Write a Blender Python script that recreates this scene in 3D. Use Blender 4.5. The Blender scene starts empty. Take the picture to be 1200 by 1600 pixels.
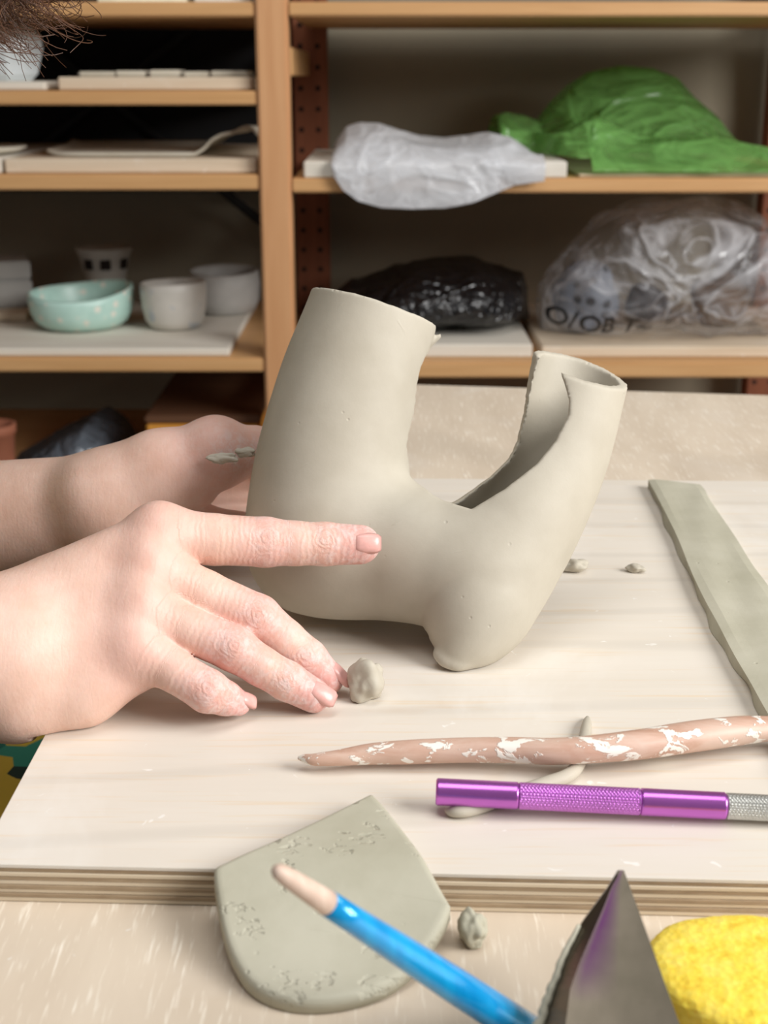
import bpy, bmesh, math, random
import numpy as np
from mathutils import Vector, Matrix, noise
R = math.radians
random.seed(7)
sc = bpy.context.scene
COL = sc.collection

# ------------------------------------------------------------------ camera
CZ, PITCH, FPX = 1.020, R(18.0), 2100.0
cam_d = bpy.data.cameras.new('camera'); cam = bpy.data.objects.new('camera', cam_d); COL.objects.link(cam)
cam.location = (0, 0, CZ); cam.rotation_euler = (math.pi/2 - PITCH, 0, 0)
cam_d.sensor_fit = 'HORIZONTAL'; cam_d.sensor_width = 36.0; cam_d.lens = 36.0*FPX/1200
cam_d.clip_start = 0.02; cam_d.clip_end = 50
cam_d.dof.use_dof = True; cam_d.dof.focus_distance = 0.585; cam_d.dof.aperture_fstop = 20
sc.camera = cam
# ------------------------------------------------------------------ light
w = bpy.data.worlds.new('world'); sc.world = w; w.use_nodes = True
bg = w.node_tree.nodes['Background']; bg.inputs[0].default_value = (0.95, 0.97, 1.0, 1); bg.inputs[1].default_value = 0.16
def area(name, loc, target, sx, sy, power, col):
    l = bpy.data.lights.new(name, 'AREA'); l.shape = 'RECTANGLE'; l.size = sx; l.size_y = sy; l.energy = power; l.color = col
    o = bpy.data.objects.new(name, l); COL.objects.link(o); o.location = loc
    o.rotation_euler = (Vector(target)-Vector(loc)).to_track_quat('-Z', 'Y').to_euler(); return o
area('window_light', (1.9, -0.35, 1.95), (0.05, 0.62, 0.8), 1.4, 1.2, 80, (1.0, 0.985, 0.96))
area('ceiling_lamp', (0.1, 0.35, 2.55), (0.0, 0.55, 0.7), 1.3, 0.8, 13.5, (1.0, 0.98, 0.95))
sc.view_settings.view_transform = 'Standard'; sc.view_settings.look = 'None'
sc.view_settings.gamma = 1; sc.view_settings.use_curve_mapping = False; sc.view_settings.exposure = 0.0

# ------------------------------------------------------------------ geometry of the view (photo measurements -> world)
cp, sp = math.cos(PITCH), math.sin(PITCH)
def ray(px, py):
    x, y = (px-600)/FPX, (800-py)/FPX
    return Vector((x, cp + y*sp, -sp + y*cp))
C0 = Vector((0, 0, CZ))
def P(px, py, d): return C0 + ray(px, py)*d                     # d: distance along the optical axis
def onz(px, py, z): r = ray(px, py); return C0 + r*((z-CZ)/r.z)   # where the ray meets a level
def ony(px, py, Y): r = ray(px, py); return C0 + r*(Y/r.y)        # where the ray meets a wall plane
TZ, BZ = 0.75, 0.765                                             # table top, board top

# ------------------------------------------------------------------ materials
def srgb(r, g, b):
    f = lambda c: (c/255/12.92) if c/255 <= 0.04045 else ((c/255+0.055)/1.055)**2.4
    return (f(r), f(g), f(b), 1)
class NT:
    def __init__(s, name):
        s.m = bpy.data.materials.new(name); s.m.use_nodes = True; s.t = s.m.node_tree; s.n = s.t.nodes
        s.b = s.n['Principled BSDF']; s.out = s.n['Material Output']
    def new(s, t, **kw):
        n = s.n.new(t)
        for k, v in kw.items(): setattr(n, k, v)
        return n
    def link(s, a, b): s.t.links.new(a, b)
    def coord(s, scale=(1,1,1), rot=(0,0,0), src='Object'):
        c = s.new('ShaderNodeTexCoord'); m = s.new('ShaderNodeMapping')
        m.inputs['Scale'].default_value = scale; m.inputs['Rotation'].default_value = rot
        s.link(c.outputs[src], m.inputs['Vector']); return m.outputs[0]
    def noise(s, vec, scale, detail=4, rough=0.55, dist=0.0):
        n = s.new('ShaderNodeTexNoise'); n.inputs['Scale'].default_value = scale; n.inputs['Detail'].default_value = detail
        n.inputs['Roughness'].default_value = rough; n.inputs['Distortion'].default_value = dist
        if vec: s.link(vec, n.inputs['Vector'])
        return n.outputs['Fac']
    def ramp(s, fac, stops, interp='LINEAR'):
        r = s.new('ShaderNodeValToRGB'); e = r.color_ramp.elements; r.color_ramp.interpolation = interp
        while len(e) < len(stops): e.new(0.5)
        for el, (p, c) in zip(e, stops):
            el.position = p; el.color = c if len(c) == 4 else (*c, 1)
        s.link(fac, r.inputs[0]); return r.outputs[0]
    def mix(s, fac, a, b, mode='MIX'):
        m = s.new('ShaderNodeMix', data_type='RGBA', blend_type=mode)
        for sock, v in ((m.inputs[0], fac), (m.inputs[6], a), (m.inputs[7], b)):
            if hasattr(v, 'is_linked'): s.link(v, sock)
            else: sock.default_value = v
        return m.outputs[2]
    def math(s, op, a, b=0.0, clamp=False):
        m = s.new('ShaderNodeMath', operation=op, use_clamp=clamp)
        for sock, v in ((m.inputs[0], a), (m.inputs[1], b)):
            if hasattr(v, 'is_linked'): s.link(v, sock)
            else: sock.default_value = v
        return m.outputs[0]
    def bump(s, h, strength=0.3, dist=0.001):
        b = s.new('ShaderNodeBump'); b.inputs['Strength'].default_value = strength; b.inputs['Distance'].default_value = dist
        s.link(h, b.inputs['Height']); s.link(b.outputs[0], s.b.inputs['Normal']); return b
    def color(s, c):
        if hasattr(c, 'is_linked'): s.link(c, s.b.inputs['Base Color'])
        else: s.b.inputs['Base Color'].default_value = c
    def set(s, **kw):
        for k, v in kw.items():
            i = s.b.inputs[k.replace('_', ' ')]
            if hasattr(v, 'is_linked'): s.link(v, i)
            else: i.default_value = v
BK, WH = (0,0,0,1), (1,1,1,1)

def mat_wood(name, c1, c2, scale=(3,60,60), rough=0.6, knots=False, c3=None, rings=None, smudge=0.0, bump=0.15, fine=None, ringk=0.3):
    t = NT(name); v = t.coord(scale)
    n = t.noise(v, 1.0, 6, 0.6, 0.4)
    col = t.ramp(n, [(0.3, c1), (0.72, c2)])
    if fine:
        f = t.noise(t.coord(fine), 1.0, 3, 0.6)
        col = t.mix(t.ramp(f, [(0.565, BK), (0.70, WH)]), col, c3)
    if rings:
        wv = t.new('ShaderNodeTexWave', wave_type='RINGS'); t.link(t.coord(rings), wv.inputs['Vector'])
        wv.inputs['Scale'].default_value = 1.0; wv.inputs['Distortion'].default_value = 6; wv.inputs['Detail'].default_value = 2
        wv.inputs['Detail Scale'].default_value = 0.8
        col = t.mix(t.math('MULTIPLY', t.ramp(wv.outputs['Fac'], [(0.0, WH), (0.12, BK)]), ringk), col, tuple(x*0.72 for x in c1[:3])+(1,))
    if knots:
        vo = t.new('ShaderNodeTexVoronoi'); vo.inputs['Scale'].default_value = 1.0; t.link(t.coord(knots), vo.inputs['Vector'])
        col = t.mix(t.ramp(vo.outputs['Distance'], [(0.05, WH), (0.12, BK)]), col, srgb(96, 58, 34))
    if smudge:
        s_ = t.noise(t.coord((9,9,9)), 1.0, 5, 0.65, 0.6)
        col = t.mix(t.math('MULTIPLY', t.ramp(s_, [(0.55, BK), (0.75, WH)]), smudge), col, srgb(244, 242, 238))
        s2 = t.noise(t.coord((130,130,130)), 1.0, 2, 0.5, 0.8)
        col = t.mix(t.math('MULTIPLY', t.ramp(s2, [(0.72, BK), (0.76, WH)]), 0.6), col, srgb(246, 244, 240))
        s3 = t.noise(t.coord((16,26,16)), 1.0, 3, 0.5, 0.3)
        col = t.mix(t.math('MULTIPLY', t.ramp(s3, [(0.68, BK), (0.8, WH)]), 0.45), col, srgb(206, 178, 148))
    t.color(col); t.set(Roughness=rough); t.bump(n, bump, 0.0006); return t.m

def mat_clay(name, c1, c2, rough=0.62, marks=0.5, scale=1.0):
    t = NT(name); v = t.coord()
    n = t.noise(v, 22*scale, 5, 0.6)
    col = t.ramp(n, [(0.3, c1), (0.7, c2)])
    pin = t.new('ShaderNodeTexVoronoi'); pin.inputs['Scale'].default_value = 105*scale; t.link(v, pin.inputs['Vector'])
    pr = t.ramp(pin.outputs['Distance'], [(0.03, BK), (0.10, WH)])
    sel = t.ramp(t.noise(v, 30*scale, 2), [(0.5, BK), (0.56, WH)])
    pit = t.math('MULTIPLY', t.math('SUBTRACT', 1.0, pr), sel)
    scr = t.noise(t.coord((60,400,60), (0.4,0.3,0.8)), 1.0, 2, 0.5)
    fine = t.noise(v, 900, 3, 0.6)
    med = t.noise(v, 120, 4, 0.6)
    h = t.math('ADD', t.math('MULTIPLY', fine, 0.12), t.math('MULTIPLY', med, 0.35))
    h = t.math('ADD', h, t.math('MULTIPLY', t.ramp(scr, [(0.72, BK), (0.8, WH)]), 0.5*marks))
    h = t.math('SUBTRACT', h, t.math('MULTIPLY', pit, 1.4*marks))
    if marks > 1:
        zone = t.ramp(t.noise(v, 55, 2), [(0.56, BK), (0.62, WH)])
        gg = t.ramp(t.noise(t.coord((230,420,300), (0.2,0.1,0.6)), 1.0, 2, 0.5, 0.4), [(0.52, WH), (0.60, BK)])
        h = t.math('SUBTRACT', h, t.math('MULTIPLY', t.math('MULTIPLY', zone, t.math('SUBTRACT', 1.0, gg)), 4.0))
    t.color(col); t.bump(h, 0.35, 0.0008)
    t.set(Roughness=t.math('ADD', t.math('MULTIPLY', med, 0.25), rough-0.12)); t.b.inputs['Specular IOR Level'].default_value = 0.4
    return t.m

def mat_plain(name, c, rough=0.5, metal=0.0, var=0.12, vscale=30, bump=0.0, bscale=200, spec=None):
    t = NT(name); n = t.noise(t.coord(), vscale, 4)
    d = tuple(x*(1-var) for x in c[:3])+(1,); l = tuple(min(1, x*(1+var)) for x in c[:3])+(1,)
    t.color(t.ramp(n, [(0.3, d), (0.7, l)])); t.set(Roughness=rough, Metallic=metal)
    if spec is not None: t.b.inputs['Specular IOR Level'].default_value = spec
    if bump: t.bump(t.noise(t.coord(), bscale, 4), bump, 0.001)
    return t.m

def ridges(t, scale, dist=1.6, vec=None):
    n = t.noise(t.coord(vec or (1,1,1), (0.3,0.5,0.4)), scale, 2, 0.5, dist)
    return t.math('SUBTRACT', 1.0, t.math('ABSOLUTE', t.math('SUBTRACT', t.math('MULTIPLY', n, 2.0), 1.0)))
def mat_film(name, c, alpha, rough=0.25, trans=0.35, streak=0.3, scale=9, depth=0.02):
    t = NT(name)
    r1 = ridges(t, scale); r2 = ridges(t, scale*2.3, 1.0, (1,0.6,1.5))
    line = t.math('MAXIMUM', t.ramp(r1, [(0.86, BK), (0.99, WH)]), t.math('MULTIPLY', t.ramp(r2, [(0.88, BK), (0.99, WH)]), 0.6))
    t.color(c); t.set(Roughness=rough); t.b.inputs['Specular IOR Level'].default_value = 0.8
    tr = t.new('ShaderNodeBsdfTranslucent'); tr.inputs[0].default_value = c
    m1 = t.new('ShaderNodeMixShader'); m1.inputs[0].default_value = trans
    t.link(t.b.outputs[0], m1.inputs[1]); t.link(tr.outputs[0], m1.inputs[2])
    tp = t.new('ShaderNodeBsdfTransparent'); m2 = t.new('ShaderNodeMixShader')
    al = t.math('ADD', alpha, t.math('MULTIPLY', line, streak), True)
    t.link(t.math('ADD', al, t.math('MULTIPLY', t.math('SUBTRACT', t.noise(t.coord(), scale*1.3, 3), 0.5), streak*0.8), True), m2.inputs[0])
    t.link(tp.outputs[0], m2.inputs[1]); t.link(m1.outputs[0], m2.inputs[2]); t.link(m2.outputs[0], t.out.inputs['Surface'])
    t.bump(t.math('ADD', r1, t.math('MULTIPLY', r2, 0.4)), 0.8, depth)
    return t.m

def mat_skin():
    t = NT('skin'); v = t.coord()
    pk = t.new('ShaderNodeAttribute', attribute_name='pink').outputs['Fac']
    kn = t.new('ShaderNodeAttribute', attribute_name='knuckle').outputs['Fac']
    du = t.new('ShaderNodeAttribute', attribute_name='dust').outputs['Fac']
    n = t.noise(v, 55, 4, 0.6)
    base = t.ramp(n, [(0.3, srgb(222, 183, 164)), (0.7, srgb(234, 200, 184))])
    col = t.mix(t.math('MULTIPLY', pk, 0.75, True), base, srgb(216, 144, 142))
    d1 = t.noise(v, 240, 5, 0.7, 0.5)
    dm = t.math('MULTIPLY', t.ramp(d1, [(0.44, BK), (0.6, WH)]), du, True)
    col = t.mix(t.math('MULTIPLY', dm, 0.75), col, srgb(228, 216, 214))
    blob = t.ramp(t.noise(v, 130, 3, 0.6, 0.4), [(0.66, BK), (0.70, WH)])
    bl = t.math('MULTIPLY', blob, t.ramp(du, [(0.55, BK), (0.8, WH)]))
    col = t.mix(t.math('MULTIPLY', bl, 0.85), col, srgb(206, 196, 178))
    t.color(col)
    # knuckle creases: rings round each joint
    ring = t.math('SINE', t.math('ADD', t.math('MULTIPLY', kn, 2.6), t.math('MULTIPLY', t.noise(v, 210, 3, 0.6), 17.0)))
    fall = t.ramp(t.math('DIVIDE', kn, 14.0), [(0.0, WH), (0.35, (0.7,)*3), (0.75, BK)])
    fa = t.new('ShaderNodeAttribute', attribute_name='along').outputs['Fac']
    cre = t.math('SINE', t.math('ADD', t.math('MULTIPLY', fa, 2.3), t.math('MULTIPLY', t.noise(v, 120, 3, 0.6), 14.0)))
    wr = t.math('MULTIPLY', ring, fall)
    vor = t.new('ShaderNodeTexVoronoi'); vor.inputs['Scale'].default_value = 700; t.link(v, vor.inputs['Vector'])
    wrinkle = t.noise(t.coord((500, 130, 170)), 1.0, 3, 0.55, 0.6)
    h = t.math('ADD', t.math('ADD', t.math('MULTIPLY', wr, 0.34), t.math('MULTIPLY', cre, t.math('MULTIPLY', t.ramp(fa, [(0.0, BK), (0.05, (0.16,)*3)]), 1.0))), t.math('MULTIPLY', vor.outputs['Distance'], 0.12))
    h = t.math('ADD', h, t.math('MULTIPLY', wrinkle, 0.45)); h = t.math('ADD', h, t.math('MULTIPLY', bl, 1.2))
    t.bump(h, 0.35, 0.0009)
    t.set(Roughness=0.48, Subsurface_Weight=0.25, Subsurface_Scale=0.004)
    t.b.inputs['Subsurface Radius'].default_value = (1.0, 0.4, 0.25); t.b.inputs['Specular IOR Level'].default_value = 0.4
    return t.m

M = {}
M['clay'] = mat_clay('damp grey clay', srgb(180, 172, 156), srgb(195, 188, 173), 0.6, 0.9)
M['clay_slab'] = mat_clay('rolled clay slab', srgb(172, 168, 148), srgb(190, 186, 168), 0.7, 1.4)
M['clay_strip'] = mat_clay('scraped clay strip', srgb(172, 168, 148), srgb(190, 186, 168), 0.7, 0.95)
M['clay_pale'] = mat_clay('drying clay', srgb(196, 188, 170), srgb(214, 208, 194), 0.8)
M['skin'] = mat_skin()
M['nail'] = mat_plain('fingernail', srgb(226, 172, 164), 0.3, 0, 0.12, 160, 0.1, 400)
M['board_face'] = mat_wood('birch plywood face', srgb(220, 211, 198), srgb(229, 221, 210), (4, 26, 4), 0.55, rings=(2.2, 8, 5), smudge=0.4, c3=srgb(224, 208, 186), fine=(16, 420, 16), bump=0.05, ringk=0.24)
M['ply_light'] = mat_wood('light ply edge', srgb(212, 194, 166), srgb(228, 212, 188), (12, 12, 500), 0.75)
M['ply_dark'] = mat_wood('dark end grain ply', srgb(150, 128, 102), srgb(182, 160, 132), (60, 60, 400), 0.85)
M['table'] = mat_wood('birch table top', srgb(210, 193, 172), srgb(227, 212, 192), (26, 5, 5), 0.6, rings=(5.0, 1.2, 3), smudge=0.2, c3=srgb(244, 234, 218), fine=(560, 42, 40), bump=0.14)
M['pine'] = mat_wood('pine shelving', srgb(198, 150, 98), srgb(216, 170, 118), (4, 40, 70), 0.5)
M['pine_post'] = mat_wood('pine post', srgb(200, 146, 100), srgb(218, 168, 122), (50, 50, 4), 0.5, knots=(7, 7, 5.2))
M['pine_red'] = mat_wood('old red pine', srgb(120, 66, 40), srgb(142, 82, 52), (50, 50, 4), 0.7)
M['bat'] = mat_wood('clay dusted pine bat', srgb(206, 186, 160), srgb(224, 208, 186), (4, 40, 60), 0.8, smudge=0.4)
M['bat_white'] = mat_wood('whitewashed bat', srgb(214, 206, 192), srgb(228, 222, 210), (4, 40, 60), 0.85, smudge=0.3)
M['hole'] = mat_plain('dark hole', srgb(30, 18, 12), 0.9)
M['wall'] = mat_plain('grey plaster', srgb(150, 141, 122), 0.9, 0, 0.05, 6, 0.1, 90)
M['floor'] = mat_plain('grey floor', srgb(120, 112, 104), 0.7)
M['black_panel'] = mat_plain('black panel', srgb(26, 25, 27), 0.75)
M['black_metal'] = mat_plain('black metal', srgb(14, 14, 15), 0.5)

# ------------------------------------------------------------------ object helpers
def link(o, parent=None):
    COL.objects.link(o)
    if parent: o.parent = parent
    return o
def mesh_obj(name, verts, faces, mat, parent=None, smooth=False):
    me = bpy.data.meshes.new(name); me.from_pydata([tuple(v) for v in verts], [], [tuple(f) for f in faces]); me.update()
    if smooth: me.polygons.foreach_set('use_smooth', [True]*len(me.polygons))
    if mat: me.materials.append(mat)
    return link(bpy.data.objects.new(name, me), parent)
def bm_obj(name, bm, mat, parent=None, smooth=False):
    bmesh.ops.recalc_face_normals(bm, faces=bm.faces)
    me = bpy.data.meshes.new(name); bm.to_mesh(me); bm.free()
    if smooth: me.polygons.foreach_set('use_smooth', [True]*len(me.polygons))
    if mat: me.materials.append(mat)
    return link(bpy.data.objects.new(name, me), parent)
def tag(o, label=None, cat=None, group=None, kind=None):
    if label: o['label'] = label
    if cat: o['category'] = cat
    if group: o['group'] = group
    if kind: o['kind'] = kind
    return o
def empty(name, loc, label=None, cat=None, group=None):
    o = bpy.data.objects.new(name, None); o.location = loc; o.empty_display_size = 0.02; link(o); tag(o, label, cat, group)
    bpy.context.view_layer.update(); return o
def keep(child, parent):                                          # parent without moving the child (verts are in world space)
    child.parent = parent; child.matrix_parent_inverse = Matrix.Translation(parent.location).inverted(); return child
def box(x0, x1, y0, y1, z0, z1, bev=0.0015, seg=1):
    bm = bmesh.new(); bmesh.ops.create_cube(bm, size=1)
    for v in bm.verts: v.co = Vector(((x0+x1)/2+v.co.x*(x1-x0), (y0+y1)/2+v.co.y*(y1-y0), (z0+z1)/2+v.co.z*(z1-z0)))
    if bev: bmesh.ops.bevel(bm, geom=bm.edges[:], offset=bev, segments=seg, affect='EDGES')
    return bm
def prism(pts, z0, z1, bev=0.001):
    bm = bmesh.new(); vs = [bm.verts.new((p[0], p[1], z0)) for p in pts]
    f = bm.faces.new(vs); r = bmesh.ops.extrude_face_region(bm, geom=[f])
    for v in [e for e in r['geom'] if isinstance(e, bmesh.types.BMVert)]: v.co.z = z1
    if bev: bmesh.ops.bevel(bm, geom=bm.edges[:], offset=bev, segments=1, affect='EDGES')
    return bm
def lathe_mesh(prof, n=48, wob=None):
    verts, faces = [], []
    for i, (r, z) in enumerate(prof):
        for k in range(n):
            a = 2*math.pi*k/n; rr, zz = (r, z) if not wob else wob(r, z, a)
            verts.append((rr*math.cos(a), rr*math.sin(a), zz))
    for i in range(len(prof)-1):
        for k in range(n):
            k2 = (k+1) % n; faces.append((i*n+k, i*n+k2, (i+1)*n+k2, (i+1)*n+k))
    faces.append(tuple(reversed(range(n)))); faces.append(tuple(range((len(prof)-1)*n, len(prof)*n)))
    return verts, faces
def tube(path, radii, n=16, flat=None, up=Vector((0,0,1))):
    """swept tube; flat = vertical squash factor list"""
    verts, faces = [], []; m = len(path)
    for i, p in enumerate(path):
        t = (path[min(i+1, m-1)] - path[max(i-1, 0)]).normalized()
        s = t.cross(up).normalized(); u = s.cross(t).normalized()
        for k in range(n):
            a = 2*math.pi*k/n
            verts.append(p + s*math.cos(a)*radii[i] + u*math.sin(a)*radii[i]*(flat[i] if flat else 1))
    for i in range(m-1):
        for k in range(n):
            k2 = (k+1) % n; faces.append((i*n+k, (i+1)*n+k, (i+1)*n+k2, i*n+k2))
    faces.append(tuple(range(n))); faces.append(tuple(reversed(range((m-1)*n, m*n))))
    return verts, faces
def smooth_path(pts, n):
    """Catmull-Rom through rows of numbers"""
    a = np.array(pts, float); out = []
    m = len(a)
    for i in range(n):
        t = i/(n-1)*(m-1); k = min(int(t), m-2); u = t-k
        p0, p1, p2, p3 = a[max(k-1,0)], a[k], a[k+1], a[min(k+2,m-1)]
        out.append(0.5*((2*p1)+(-p0+p2)*u+(2*p0-5*p1+4*p2-p3)*u*u+(-p0+3*p1-3*p2+p3)*u**3))
    return np.array(out)

# ------------------------------------------------------------------ distance fields -> one continuous surface
class Field:
    def __init__(s, lo, hi, h):
        s.lo = np.array(lo, float); s.h = h; s.n = np.ceil((np.array(hi)-s.lo)/h).astype(int)+1
        s.ax = [(s.lo[i]+np.arange(s.n[i])*h).astype(np.float32) for i in range(3)]
        s.F = np.full(s.n, 0.06, np.float32)
    def sub(s, lo, hi):
        i0 = np.clip(np.floor((lo-s.lo)/s.h).astype(int), 0, s.n); i1 = np.clip(np.ceil((hi-s.lo)/s.h).astype(int)+1, 0, s.n)
        sl = tuple(slice(a, b) for a, b in zip(i0, i1))
        g = np.meshgrid(*[s.ax[i][sl[i]] for i in range(3)], indexing='ij', sparse=True); return sl, g
    def cone(s, a, b, ra, rb, k=0.004, pad=0.0):
        a = np.array(a, float); b = np.array(b, float); m = max(ra, rb)+2*k+3*s.h+pad
        sl, (X, Y, Z) = s.sub(np.minimum(a, b)-m, np.maximum(a, b)+m)
        if 0 in s.F[sl].shape: return
        ba = b-a; L = max(float(ba@ba), 1e-12)
        t = np.clip(((X-a[0])*ba[0]+(Y-a[1])*ba[1]+(Z-a[2])*ba[2])/L, 0, 1)
        d = np.sqrt((X-a[0]-t*ba[0])**2+(Y-a[1]-t*ba[1])**2+(Z-a[2]-t*ba[2])**2)-(ra+(rb-ra)*t)
        s.merge(sl, d, k)
    def ell(s, c, r, k=0.004, rot=None):
        c = np.array(c, float); r = np.array(r, float); m = r.max()+2*k+3*s.h
        sl, (X, Y, Z) = s.sub(c-m, c+m)
        if 0 in s.F[sl].shape: return
        x, y, z = X-c[0], Y-c[1], Z-c[2]
        if rot is not None:
            x, y, z = (rot[i][0]*x+rot[i][1]*y+rot[i][2]*z for i in range(3))
        q = np.sqrt((x/r[0])**2+(y/r[1])**2+(z/r[2])**2); s.merge(sl, (q-1)*r.min(), k)
    def merge(s, sl, d, k):
        f = s.F[sl]; hh = np.clip(0.5+0.5*(f-d)/k, 0, 1)
        s.F[sl] = f*(1-hh)+d*hh-k*hh*(1-hh)
    def union(s, o, k):
        hh = np.clip(0.5+0.5*(s.F-o.F)/k, 0, 1); s.F = s.F*(1-hh)+o.F*hh-k*hh*(1-hh)
    def mesh(s, relax=1):
        F = s.F; ins = F < 0
        cnt = np.zeros(np.array(F.shape)-1, np.int8)
        for dx in (0,1):
            for dy in (0,1):
                for dz in (0,1):
                    cnt += ins[dx:F.shape[0]-1+dx, dy:F.shape[1]-1+dy, dz:F.shape[2]-1+dz]
        cells = np.argwhere((cnt > 0) & (cnt < 8)); nc = len(cells)
        ids = np.full(cnt.shape, -1, np.int64); ids[tuple(cells.T)] = np.arange(nc)
        acc = np.zeros((nc, 3)); num = np.zeros(nc)
        cor = [(x,y,z) for x in (0,1) for y in (0,1) for z in (0,1)]
        for a in cor:
            for ax in range(3):
                if a[ax] == 0:
                    b = list(a); b[ax] = 1
                    fa = F[cells[:,0]+a[0], cells[:,1]+a[1], cells[:,2]+a[2]]; fb = F[cells[:,0]+b[0], cells[:,1]+b[1], cells[:,2]+b[2]]
                    m = (fa < 0) != (fb < 0); t = np.where(m, fa/np.where(m, fa-fb, 1), 0)
                    p = np.tile(np.array(a, float), (nc,1)); p[:,ax] += t
                    acc += p*m[:,None]; num += m
        V = (cells + acc/num[:,None])*s.h + s.lo
        Q = []
        for ax in range(3):
            o = [i for i in range(3) if i != ax]
            sa = [slice(None)]*3; sb = [slice(None)]*3; sa[ax] = slice(0,-1); sb[ax] = slice(1,None)
            ch = ins[tuple(sa)] != ins[tuple(sb)]; e = np.argwhere(ch)
            e = e[(e[:,o[0]] > 0) & (e[:,o[1]] > 0) & (e[:,o[0]] < F.shape[o[0]]-1) & (e[:,o[1]] < F.shape[o[1]]-1)]
            if not len(e): continue
            def g(d0, d1):
                q = e.copy(); q[:,o[0]] -= d0; q[:,o[1]] -= d1; return ids[tuple(q.T)]
            quad = np.stack([g(1,1), g(0,1), g(0,0), g(1,0)], 1)
            flip = ins[tuple(e.T)]
            if ax == 1: flip = ~flip
            quad[~flip] = quad[~flip][:, ::-1]; Q.append(quad)
        Q = np.concatenate(Q); Q = Q[(Q >= 0).all(1)]
        for _ in range(relax):                                     # light smoothing
            S = np.zeros_like(V); N = np.zeros(len(V))
            for i in range(4):
                j = (i+1) % 4
                np.add.at(S, Q[:,i], V[Q[:,j]]); np.add.at(N, Q[:,i], 1); np.add.at(S, Q[:,j], V[Q[:,i]]); np.add.at(N, Q[:,j], 1)
            V = V*0.4 + 0.6*S/np.maximum(N,1)[:,None]
        return V, Q
def np_obj(name, V, Q, mat, attrs=None, parent=None):
    me = bpy.data.meshes.new(name); nv, nf = len(V), len(Q)
    me.vertices.add(nv); me.vertices.foreach_set('co', V.astype(np.float32).ravel())
    me.loops.add(nf*4); me.loops.foreach_set('vertex_index', Q.astype(np.int32).ravel())
    me.polygons.add(nf); me.polygons.foreach_set('loop_start', np.arange(0, nf*4, 4, dtype=np.int32))
    me.polygons.foreach_set('use_smooth', np.ones(nf, bool)); me.update(calc_edges=True); me.validate()
    for k, a in (attrs or {}).items():
        me.attributes.new(k, 'FLOAT', 'POINT').data.foreach_set('value', a.astype(np.float32))
    if mat: me.materials.append(mat)
    return link(bpy.data.objects.new(name, me), parent)
def A(px, py, dmm): return np.array(P(px, py, dmm/1000))
def RP(rpx, dmm): return rpx*dmm/1000/FPX

# ================================================================== THE SETTING
WY = 2.36
tag(bm_obj('floor', box(-3, 3, -1.2, WY+0.1, -0.05, 0, 0), M['floor']), kind='structure')
tag(bm_obj('wall_back', box(-3, 3, WY, WY+0.1, 0, 2.7, 0), M['wall']), kind='structure')

# ================================================================== SHELVING UNIT
SY = 1.80; SD = 0.50
unit = empty('shelving_unit', (0, SY+SD/2, 0), 'open pine shelving unit with tall posts behind the worktable', 'shelving')
def sx(px, py, Y=SY): return ony(px, py, Y).x
def sz(py, Y=SY): return ony(600, py, Y).z
pxl, pxr = sx(402, 150), sx(452, 150)
keep(bm_obj('post', box(pxl, pxr, SY-0.004, SY+0.04, 0, 1.75, 0.003, 2), M['pine_post']), unit)
prx = 0.665
keep(bm_obj('post', box(prx, prx+0.044, SY-0.004, SY+0.04, 0, 1.75, 0.003, 2), M['pine_post']), unit)
rx1 = sx(514, 200, SY+SD); rx0 = rx1-0.055
def holed_post(x0, x1):
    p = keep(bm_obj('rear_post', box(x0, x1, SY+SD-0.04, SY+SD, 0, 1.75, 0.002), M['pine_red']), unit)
    bm = bmesh.new()
    for k in range(46):
        for fx in (0.22, 0.72):
            c = Vector((x0+(x1-x0)*fx, SY+SD-0.0402, 0.2+k*0.032))
            r = bmesh.ops.create_circle(bm, cap_ends=True, radius=0.0042, segments=10, matrix=Matrix.Translation(c) @ Matrix.Rotation(math.pi/2, 4, 'X'))
    h = bm_obj('peg_holes', bm, M['hole'], p); h['kind'] = 'stuff'
    return p
holed_post(rx0, rx1); holed_post(sx(1191, 200, SY+SD), sx(1191, 200, SY+SD)+0.055)
lx = -0.95
keep(bm_obj('post', box(lx-0.044, lx, SY-0.004, SY+0.04, 0, 1.75, 0.003, 2), M['pine_post']), unit)
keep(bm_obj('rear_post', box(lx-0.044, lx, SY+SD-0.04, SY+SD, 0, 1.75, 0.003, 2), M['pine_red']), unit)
for z in (0.18, 0.62, sz(97, SY+0.12), 1.62):                            # rungs between the front and the rear post
    keep(bm_obj('rung', box(pxr-0.022, pxr+0.002, SY+0.04, SY+SD-0.04, z-0.018, z+0.018, 0.002), M['pine']), unit)
SHELF = {}
def shelf(key, x0, x1, ptop, pbot):
    zt, zb = sz(ptop), sz(pbot); SHELF[key] = zt
    keep(bm_obj('shelf', box(x0, x1, SY, SY+SD, zb, zt, 0.002, 2), M['pine']), unit)
for k, a, b in (('LA',3,26),('LB',142,164),('LC',273,297),('LD',560,581),('LE',770,790)): shelf(k, lx, pxl-0.0008, a, b)
for k, a, b in (('RA',3,25),('RB',279,301),('RC',566,590),('RD',800,820)): shelf(k, pxr+0.0008, prx-0.0008, a, b)
# dark backing and the crossed steel brace of the left bay
keep(bm_obj('back_panel', box(lx, pxl+0.02, SY+SD+0.004, SY+SD+0.012, sz(300, SY+SD), 1.72, 0), M['black_panel']), unit)
def brace(a, b):
    pa, pb = ony(*a, SY+SD-0.008), ony(*b, SY+SD-0.008)
    v, f = tube([pa, pb], [0.008, 0.008], 8, [0.3, 0.3], Vector((0,1,0)))
    keep(mesh_obj('cross_brace', v, f, M['black_metal']), unit)
brace((352, 0), (-140, 392)); brace((-60, -35), (455, 385))

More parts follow.
